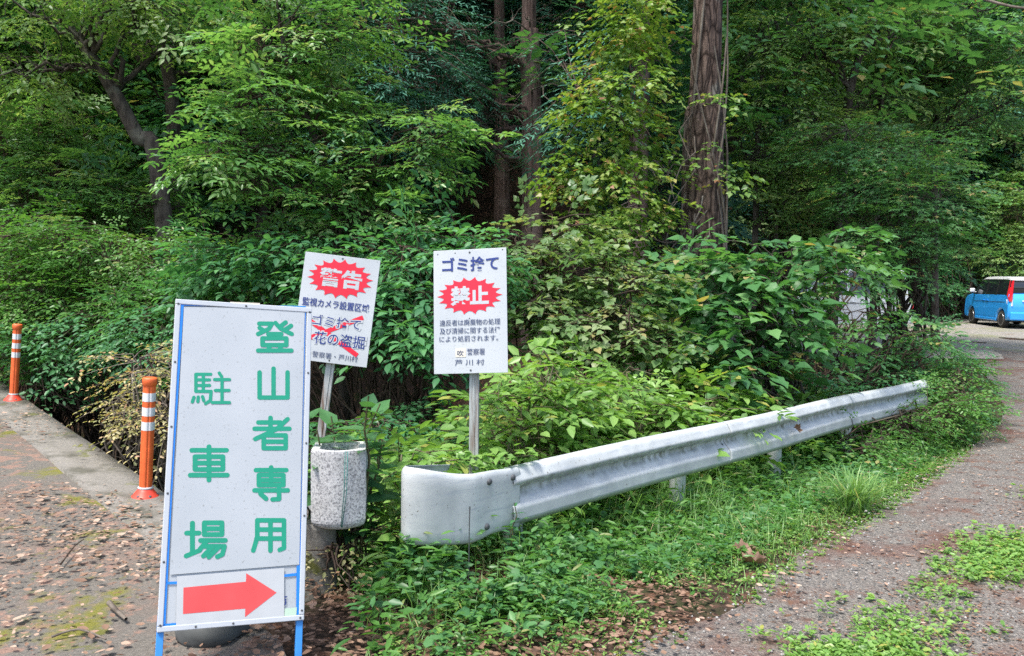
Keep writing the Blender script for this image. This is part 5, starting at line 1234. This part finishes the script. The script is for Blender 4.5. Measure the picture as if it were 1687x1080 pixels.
spots = [(-40, 16, 1), (90, 17, 3), (-60, 22, 3), (200, 20, 1), (270, 17.5, 1), (400, 16, 0), (480, 20, 2), (700, 24, 2), (790, 24, 2), (850, 28, 2), (950, 25, 2), (1090, 24, 2), (1190, 17.5, 1), (1590, 36, 2), (1300, 36, 1), (1420, 37, 3), (1540, 36, 3), (1620, 40, 3), (1700, 38, 3), (1180, 36, 0), (1060, 38, 1), (330, 26, 1), (130, 28, 0), (1490, 35, 1), (1660, 35.5, 3), (1730, 36, 0), (1390, 35, 3), (1270, 35, 3)]
used = set(); r_ = random.Random(8)
for px, Y, k in spots:
    o = PR[k] if k not in used else copy_tree(PR[k]); used.add(k)
    g = gnd(px, Y, -.1); s = .85 + .35 * r_.random()
    o.location = g; o.rotation_euler = (0, 0, r_.random() * 6.28); o.scale = (s, s, s * (0.95 + .15 * r_.random()))

def forest_mass():
    rs = np.random.RandomState(120); n = 9000
    x = rs.rand(n) * 130 - 62; y = 30 + rs.rand(n) ** 1.2 * 55; keep = ~((x > 2) & (y < 37)); x, y = x[keep], y[keep]
    xl, yl = -9 - rs.rand(9000) * 40, 12 + rs.rand(9000) * 26; kl = (yl > np.interp(xl, BX, BY) + .6) & (xl < -1.6 - .63 * yl); x, y = np.concatenate([x, xl[kl]]), np.concatenate([y, yl[kl]]); n = len(x)
    z = terrain(x, y) + rs.rand(n) * 9 + .5 + 2 * fbm(x * .3, y * .3, 4)
    O = np.stack([x, y, z], 1); X = rs.randn(n, 3) * np.array([1, 1, .2]); X[:, 1] -= .4; X[:, 2] -= .2; U = np.tile([0, -.3, 1.0], (n, 1)) + rs.randn(n, 3) * .3
    return place_sprays(SP['far'], O, X, U, 2.0 + rs.rand(n), rs, .4, np.clip(.45 + .3 * fbm(x * .35, y * .35, 14), 0, 1))
stuff('far_forest', forest_mass(), 'l_mid', 'far wooded slope closing the view behind the trees', 'forest')

# ---------------------------------------------------------------- herbs behind the guardrail
rs = np.random.RandomState(130); GH = 'leafy herbs in the thicket behind the guardrail'
GHL = 'fresh green leafy herb with pointed leaves in the thicket behind the guardrail'
for i in range(46):
    s = -1.0 + 6.6 * (i + rs.rand()) / 46; off = -(.48 + 1.4 * rs.rand() ** .9)
    v = RAIL_A + rd * s + rn * off; g = th(v.x, v.y); ppx = px_of((v.x, v.y, .5))
    top = float(np.interp(ppx, [560, 640, 720, 840, 900, 1000, 1150, 1250, 1400], [690, 680, 680, 575, 545, 540, 585, 640, 640])) + rs.rand() * 95
    h = max(.3, at(ppx, top, v.y).z - g)
    if 690 < ppx < 850 and v.y < 5.1: h = min(h, .75)
    if ppx < 600 or h > 2.0: continue
    c = np.array([v.x, v.y, g + h * .62])
    o = shrub('leafy_herb', GHL, (v.x, v.y, g), [(c, (.24, .24, h * .36), int(13 + 12 * h)), (c + np.array([0, 0, h * .28]), (.12, .12, h * .1), 3)], 'herb', 'l_herb', 1300 + i, stems=3, cat='plant', group=GH, scale=.8 + .35 * rs.rand(), bark='stem', stem_r=.006, droop=-.1, shell=.3, spiky=.5, tvar=.45)
# big-leaved plant growing out of and behind the planter
b = np.array([pcx - .06, pc.y + .22, th(pcx, pc.y + .2)])
root = thing('broad_leaved_plant', 'broad-leaved dark green plant standing up behind the concrete planter', 'plant', tuple(b))
arrs, polys = [], []
for k in range(5):
    a_, p_ = herb_arrays(b + np.array([(k - 2) * .07, .05 * rs.randn(), 0]), .85 + .25 * rs.rand(), rs, leaf=.15, wr=.62, nstem=2, lean=.2, tmpl=HEART, pairs=6, tint=.15); arrs.append(a_); polys += p_
V, Q = np_tubes(polys, 4); link_mesh('stems', np_mesh('stems', V, Q=Q), M['stem'], root)
V, F, T = join(arrs); link_mesh('leaves', np_mesh('leaves', V, F, tint=T), M['l_mid'], root)

# undergrowth, verge grass, creeping weeds, litter: what nobody could count
def edge_x(y): return np.interp(y, EDGE_S[:, 1], EDGE_S[:, 0])
def verge_pts(n, rs, t0=-.05, t1=1.05, s0=-.25, s1=1.25, power=1.0):
    s = s0 + (s1 - s0) * rs.rand(n); t = t0 + (t1 - t0) * rs.rand(n) ** power
    g = np.array(RAIL_A)[None] + np.array(rd)[None] * (s * RL)[:, None] - np.array(rn)[None] * .25
    e = np.stack([edge_x(g[:, 1] - .55 * (1 + .25 * s)), g[:, 1] - .55 * (1 + .25 * s)], 1)
    # the road edge across the verge, found along the beam's normal
    best = np.zeros((n, 2)); D = ((EDGE_S[None] - g[:, None]) ** 2).sum(-1); j = D.argmin(1); best = EDGE_S[j]
    p = best * (1 - t[:, None]) + g * t[:, None]
    return p, s, t
rs = np.random.RandomState(140)
def pxv(p): 
    q = np.array(RCAM.transposed()) @ (np.stack([p[:, 0], p[:, 1], np.zeros(len(p))], 1) - np.array(CAM)).T; return PW / 2 + FPX * q[0] / -q[2], PH / 2 - FPX * q[1] / -q[2]
def verge_keep(p, s, t):
    a, b = pxv(p)
    lim = np.interp(a, [560, 640, 800, 1000, 1200, 1700], [930, 985, 1015, 1040, 1080, 1080]) + 22 * fbm(p[:, 0] * 5, p[:, 1] * 5, 61)
    post = (np.abs(p[:, 0] - 0.0 + .12) < .17) & (p[:, 1] < 4.55) & (p[:, 1] > 3.85)
    return (a > 585 + 30 * rs.rand(len(p))) & (~post | (rs.rand(len(p)) < .25)) & ((b < lim) | (rs.rand(len(p)) < .24))
patch = lambda p, sd_, f=1.6: np.clip(.5 + .6 * fbm(p[:, 0] * f, p[:, 1] * f, sd_), 0, 1)
p, s, t = verge_pts(27000, rs)
k = (patch(p, 31, 2.0) * 1.1 + .25 * t > rs.rand(len(p))) & verge_keep(p, s, t); p, s, t = p[k], s[k], t[k]
B = np.stack([p[:, 0], p[:, 1], terrain(p[:, 0], p[:, 1])], 1)
H = (.06 + .26 * np.clip(t, 0, 1) ** 1.1) * (.4 + 1.1 * rs.rand(len(p))) * (.5 + patch(p, 32)) * np.where(rs.rand(len(p)) < .06, 1.6, 1.0)
stuff('grass', grass_arrays(B, H, rs, .005, .8), 'l_grass', 'grass growing on the verge in front of the guardrail', 'grass')

def weeds(P, R, leaf, wr, rs, tint, k0=5, tmpl=OVATE, hz=.5):
    """small rosettes with a short stalk: leaf fans at points P, reaching R"""
    n = len(P); m = k0; rep = np.repeat(np.arange(n), m); a = rs.rand(n * m) * 6.283; el = rs.rand(n * m) ** .8 * hz
    D = np.stack([np.cos(a), np.sin(a), .15 + .5 * rs.rand(n * m) - .4 * rs.rand(n * m)], 1)
    O = P[rep] + np.stack([np.cos(a) * R[rep] * .35 * rs.rand(n * m), np.sin(a) * R[rep] * .35 * rs.rand(n * m), R[rep] * (.12 + 1.6 * el)], 1)
    L = leaf[rep] * (.5 + .9 * rs.rand(n * m)); N = np.stack([rs.randn(n * m) * .4, rs.randn(n * m) * .4, np.ones(n * m)], 1)
    return leaves(O, D, nrm(N), L, L * wr, np.clip(tint[rep] + rs.randn(n * m) * .16, 0, 1), tmpl)
def weed_patch(n, seed, thr, tlo, thi, hgt, lf, k0, tmpl, wr, tint):
    p, s, t = verge_pts(n, rs, tlo, thi)
    k = ((patch(p, seed, 1.7) > thr + .5 * rs.rand(len(p)) - .25) | (rs.rand(len(p)) < .28)) & verge_keep(p, s, t); p, t = p[k], np.clip(t[k], 0, 1)
    P3 = np.stack([p[:, 0], p[:, 1], terrain(p[:, 0], p[:, 1])], 1)
    R = (.04 + hgt * t ** 1.1 * (1 + .7 * ss(.35, .9, s[k]))) * (.5 + .9 * rs.rand(len(p)))
    return weeds(P3, R, lf * (.6 + .6 * t) * (.7 + .6 * rs.rand(len(p))), wr, rs, tint + .4 * (rs.rand(len(p)) - .5), k0, tmpl)
stuff('small_weeds', join([weed_patch(7500, 33, .34, -.08, .6, .10, .030, 8, OVATE, .6, .5), weed_patch(1500, 36, .62, -.1, .5, .06, .035, 8, LANCE, .45, .7)]), 'l_herb', 'small bright weeds creeping from the verge onto the road edge', 'weeds')
stuff('coarse_weeds', join([weed_patch(2600, 40, .45, .2, 1.25, .30, .055, 10, OVATE, .5, .55), weed_patch(500, 41, .55, .2, 1.0, .25, .06, 8, HEART, .75, .4)]), 'l_mid', 'coarse darker weeds scattered through the verge grass', 'weeds')
stuff('weeds', join([weed_patch(3400, 37, .40, .25, 1.25, .26, .045, 11, OVATE, .52, .45), weed_patch(600, 38, .6, .5, 1.25, .34, .052, 10, HEART, .75, .5), weed_patch(1300, 39, .5, .1, 1.2, .36, .085, 10, LANCE, .26, .6)]), 'l_fresh', 'leafy green weeds crowding the verge under the guardrail', 'weeds')
# ground cover in the gully and under the trees
n = 7000; x = rs.rand(n) * 17 - 7.5; y = 4.3 + rs.rand(n) * 10
sd = (y - np.interp(x, BX, BY)); k = (sd > .15) & ~((x < -1) & (y < 8) & (sd < 1.2)); x, y = x[k], y[k]
P3 = np.stack([x, y, terrain(x, y)], 1); n = len(x)
stuff('undergrowth', weeds(P3, .16 + .25 * rs.rand(n), .05 + .05 * rs.rand(n), .55, rs, .2 + .4 * rs.rand(n), 9), 'l_dark', 'shaded leafy undergrowth on the floor of the wood', 'undergrowth')
# creeping weeds along the crown of the road between the wheel tracks
cw = [(1800, 760), (1725, 850), (1655, 925), (1575, 1000), (1480, 1055), (1360, 1115)]
cwp = smooth_path([tuple(gp_surf(*q).xy) + (0,) for q in cw], 60)[:, :2]
ct = nrm(np.gradient(cwp, axis=0)); cn = np.stack([-ct[:, 1], ct[:, 0]], 1)
n = 3000; i = rs.randint(0, 60, n); off = rs.randn(n) * .12; xy = cwp[i] + cn[i] * off[:, None] + rs.randn(n, 2) * .04
k = fbm(xy[:, 0] * 3.2, xy[:, 1] * 3.2, 41) + .65 > rs.rand(n) * 1.3; xy = xy[k]; n = len(xy)
P3 = np.stack([xy[:, 0], xy[:, 1], surf(xy[:, 0], xy[:, 1]) + .02], 1)
stuff('creeping_weeds', weeds(P3, (.02 + .05 * rs.rand(n)), .018 + .02 * rs.rand(n) ** 2, .55, rs, .35 + .5 * rs.rand(n), 8), 'l_herb', 'small creeping weeds along the middle of the gravel road', 'weeds')
# a bright tuft of long grass at the road edge
g = gp_surf(1408, 838); root_rs = np.random.RandomState(7); n = 220
Bt = np.stack([g.x + root_rs.randn(n) * .045, g.y + root_rs.randn(n) * .045, np.full(n, th(g.x, g.y))], 1)
V, F, T = grass_arrays(Bt, .26 + .16 * root_rs.rand(n), root_rs, .009, 1.1)
o = thing('grass_tuft', 'bright tuft of long arching grass at the road edge', 'grass tuft', tuple(g)); link_mesh('blades', np_mesh('blades', V, F, tint=T), M['l_grass'], o)

# fallen leaves and needles
rs = np.random.RandomState(150)
n = 20000; s_ = rs.rand(n) * 14 - 1.6; o_ = .05 + rs.rand(n) ** .8 * 5
xy = np.array(KERB_END.xy)[None] + np.array(kd)[None] * s_[:, None] + np.array(kn)[None] * o_[:, None]
clump = fbm(xy[:, 0] * 1.8, xy[:, 1] * 1.8, 51); k = (1.5 * clump + .25 > rs.rand(n) * 1.3) & (xy[:, 0] < -.72) & (xy[:, 1] > 2.2); xy = xy[k]
Pl = np.stack([xy[:, 0], xy[:, 1], surf(xy[:, 0], xy[:, 1]) + .034], 1)
fa = flat_leaf_arrays(Pl, rs, .024 + .030 * rs.rand(len(Pl)), np.clip(.30 + .58 * rs.rand(len(Pl)), 0, 1), .002)
p, s, t = verge_pts(1500, rs, -.15, .4, -.3, 1.2); k = fbm(p[:, 0] * 2, p[:, 1] * 2, 53) + .3 + (s < .05) > rs.rand(len(p)) * 1.3; p = p[k]
Pl2 = np.stack([p[:, 0], p[:, 1], np.maximum(terrain(p[:, 0], p[:, 1]), 0 * p[:, 0] + surf(p[:, 0], p[:, 1]) - .02) + .02], 1)
fb = flat_leaf_arrays(Pl2, rs, .030, np.clip(rs.rand(len(p)) * .6, 0, 1))
n = 900; yy = 3 + rs.rand(n) ** 1.5 * 9; xx = edge_x(yy) + rs.rand(n) ** 1.3 * 2.6
fc = flat_leaf_arrays(np.stack([xx, yy, surf(xx, yy) + .028], 1), rs, .032, np.clip(rs.rand(n) * .95, 0, 1), .002)
n = 6500; xx = -1.9 + rs.rand(n) * 2.9; yy = 3.0 + rs.rand(n) * 1.9
k = (xx < edge_x(yy) + .05) & (xx > np.interp(-yy, [-rb0.y, -rb1.y], [rb0.x, rb1.x]) - .75 * rs.rand(n)); xx, yy = xx[k], yy[k]
fd = flat_leaf_arrays(np.stack([xx, yy, np.where(xx < np.interp(-yy, [-rb0.y, -rb1.y], [rb0.x, rb1.x]) + .03, surf(xx, yy) + .03, terrain(xx, yy) + .012)], 1), rs, .032, np.clip(rs.rand(len(xx)) * .6, 0, 1))
n = 40000; s_ = rs.rand(n) * 12 - 1.5; o_ = .02 + rs.rand(n) ** .9 * 4.6
xy = np.array(KERB_END.xy)[None] + np.array(kd)[None] * s_[:, None] + np.array(kn)[None] * o_[:, None]
k = (fbm(xy[:, 0] * 1.8 + .3, xy[:, 1] * 1.8, 51) + .3 > rs.rand(n)) & (xy[:, 0] < -.62) & (xy[:, 1] > 2.4); xy = xy[k]
fe = flat_leaf_arrays(np.stack([xy[:, 0], xy[:, 1], surf(xy[:, 0], xy[:, 1]) + .03], 1), rs, .022, np.clip(.2 + rs.rand(len(xy)) * .7, 0, 1), .002)
n = 7000; i = rs.randint(0, 60, n); xy = cwp[i] + cn[i] * (rs.randn(n) * .26 - .08)[:, None] + rs.randn(n, 2) * .05
k = fbm(xy[:, 0] * 2.2, xy[:, 1] * 2.2, 57) + .25 > rs.rand(n); xy = xy[k]
ff = flat_leaf_arrays(np.stack([xy[:, 0], xy[:, 1], surf(xy[:, 0], xy[:, 1]) + .024], 1), rs, .017, np.clip(rs.rand(len(xy)) * .6, 0, 1), .002)
stuff('fallen_leaves', join([fa, fb, fc, fd, fe, ff]), 'litter', 'dry fallen leaves scattered over the paving and the road edge', 'leaves')

# loose stones on the road
def pebbles(n, rs):
    base = np.array([(1, 0, 0), (-1, 0, 0), (0, 1, 0), (0, -1, 0), (0, 0, .7), (0, 0, -.7)], float); T = np.array([(0, 2, 4), (2, 1, 4), (1, 3, 4), (3, 0, 4), (2, 0, 5), (1, 2, 5), (3, 1, 5), (0, 3, 5)])
    y = 2.9 + rs.rand(n) ** 1.6 * 7; x = edge_x(y) + rs.rand(n) * 3.0 - .05; r = .003 + .009 * rs.rand(n) ** 4
    c = np.stack([x, y, surf(x, y) + .02 + r * .3], 1)
    V = c[:, None] + base[None] * r[:, None, None] * (.6 + .8 * rs.rand(n, 6, 1)); F = T[None] + (np.arange(n) * 6)[:, None, None]
    return V.reshape(-1, 3), F.reshape(-1, 3), np.repeat(rs.rand(n), 6)
m, nt, N, L_, b_ = _m('pebble_stone'); a = N.new('ShaderNodeAttribute'); a.attribute_name = 'tint'; r = ramp(N, [(0, (.12, .11, .10)), (.6, (.27, .26, .24)), (1, (.36, .34, .32))]); L_.new(a.outputs['Fac'], r.inputs[0]); L_.new(r.outputs[0], b_.inputs['Base Color']); b_.inputs['Roughness'].default_value = .9; M['pebble'] = m
stuff('gravel', pebbles(9000, rs), 'pebble', 'loose grey stones lying on the gravel road', 'gravel')

# ---------------------------------------------------------------- single small things
def crumpled(name, label, c, size, mat, seed, cat='leaf'):
    rs = np.random.RandomState(seed); nr, na = 9, 40
    r, a = np.meshgrid(np.linspace(0.04, 1, nr), np.linspace(0, 2 * math.pi, na, endpoint=False), indexing='ij')
    k = 1 + .12 * np.cos(5 * a + seed) + .10 * np.cos(11 * a + 1) + .06 * rs.randn(1, na)
    u, v = r * np.cos(a) * k, r * np.sin(a) * k
    x, y = u * size, v * size * .62
    z = size * (.5 * np.abs(v) ** 1.6 + .25 * u * u * r + .16 * fbm(u * 4, v * 4, seed) * r + .10 * np.sin(9 * a) * r * r); z = z - z.min()
    V = np.stack([c[0] + x, c[1] + y, c[2] + z], -1).reshape(-1, 3); idx = np.arange(nr * na).reshape(nr, na)
    A_ = idx[:-1]; D_ = idx[1:]; Q = np.stack([A_, D_, np.roll(D_, -1, 1), np.roll(A_, -1, 1)], -1).reshape(-1, 4)
    o = link_mesh(name, np_mesh(name, V, Q=Q, smooth=True, tint=np.clip(.34 + .18 * fbm(u * 3, v * 3, seed + 1).ravel(), 0, .8)), M[mat]); return tag(o, label, cat)
g = gp_surf(1240, 927); crumpled('dead_leaf', 'large crumpled brown dead leaf lying at the road edge', (g.x, g.y, g.z + .0), .08, 'litter', 161)
g = gp_surf(1225, 912); crumpled('dead_leaf', 'curled brown dead leaf beside the large crumpled one, nearer the grass', (g.x, g.y, g.z + .01), .07, 'litter', 162)
sx = (Vector(at(1303, 690, 7.0).xy) - RAIL_A).dot(rd); c = rpt(sx, .09, rz(sx) - .16)
o = crumpled('dead_leaf', 'reddish-brown dead leaf caught on the face of the guardrail', (0, 0, 0), .055, 'litter', 163); o.location = c; o.rotation_euler = (math.radians(75), math.radians(25), math.radians(40))
def stick(name, label, pts, rad, mat, cat):
    V, Q = np_tubes([(smooth_path(pts, 9), np.linspace(rad, rad * .6, 9))], 8); o = link_mesh(name, np_mesh(name, V, Q=Q, smooth=True), M[mat]); return tag(o, label, cat)
def G3(px, py, dz): g = gp_surf(px, py); return (g.x, g.y, g.z + dz)
stick('broken_stick', 'short thick broken stick on the leafy paving left of the signboard', [G3(180, 1008, .045), G3(192, 1020, .042), G3(208, 1034, .04)], .013, 'deadtwig', 'stick')
stick('thin_twig', 'long thin twig on the paving near the bottom edge, left of the signboard leg', [G3(85, 1062, .035), G3(130, 1055, .05), G3(175, 1068, .04)], .006, 'deadtwig', 'stick')
stick('thin_twig', 'forked-looking thin twig lying in leaves on the paving above the broken stick', [G3(100, 940, .035), G3(122, 915, .05), G3(138, 902, .05)], .005, 'twig', 'stick')
stick('bare_branch', 'thin bare branch crossing the top right corner', [at(1590, -14, 5.6), at(1640, 4, 5.5), at(1700, 14, 5.4), at(1800, 10, 5.4)], .011, 'deadtwig', 'branch')
v = at(773, 835, 4.16)
stick('iron_rod', 'thin dark rod standing in front of the flat guardrail end', [tuple(at(774, 834, 4.14)), tuple(at(773, 880, 4.14)), (at(773, 880, 4.14).x, at(773, 880, 4.14).y, th(at(773, 880, 4.14).x, 4.14) - .05)], .0035, 'bolt', 'rod')
# a seedling in front of the flared end and a creeper over its top edge
b = np.array(at(838, 880, 4.34)); b[2] = th(b[0], b[1])
root = thing('dark_seedling', 'small dark-leaved seedling in front of the guardrail end bolts', 'plant', tuple(b))
arr, polys = herb_arrays(b, at(838, 838, 4.34).z - b[2], rs, leaf=.05, wr=.5, nstem=2, lean=.12, pairs=7, tint=.3)
V, Q = np_tubes(polys, 4); link_mesh('stems', np_mesh('stems', V, Q=Q), M['stem'], root); link_mesh('leaves', np_mesh('leaves', *arr[:2], tint=arr[2]), M['l_dark'], root)
root = thing('creeper', 'leafy creeper spilling over the top of the flared guardrail end', 'plant', tuple(at(800, 770, 4.5)))
pts = np.array([at(715, 762, 4.42), at(760, 757, 4.42), at(810, 762, 4.44), at(850, 752, 4.52), at(880, 750, 4.66)]); pth = smooth_path(pts, 30)
polys = [(pth, np.full(30, .004))]; O = pth[rs.randint(0, 30, 60)] + rs.randn(60, 3) * .025; O[:, 2] += .01
X = rs.randn(60, 3) * np.array([1, .6, .3]); X[:, 1] -= .3
L_h = .045 + .03 * rs.rand(60)
arr = leaves(O, X, nrm(np.stack([rs.randn(60) * .4, rs.randn(60) * .4 - .3, np.ones(60)], 1)), L_h, L_h * .7, .3 + .5 * rs.rand(60), HEART)
V, Q = np_tubes(polys, 5); link_mesh('stems', np_mesh('stems', V, Q=Q), M['stem'], root); link_mesh('leaves', np_mesh('leaves', *arr[:2], tint=arr[2]), M['l_herb'], root)
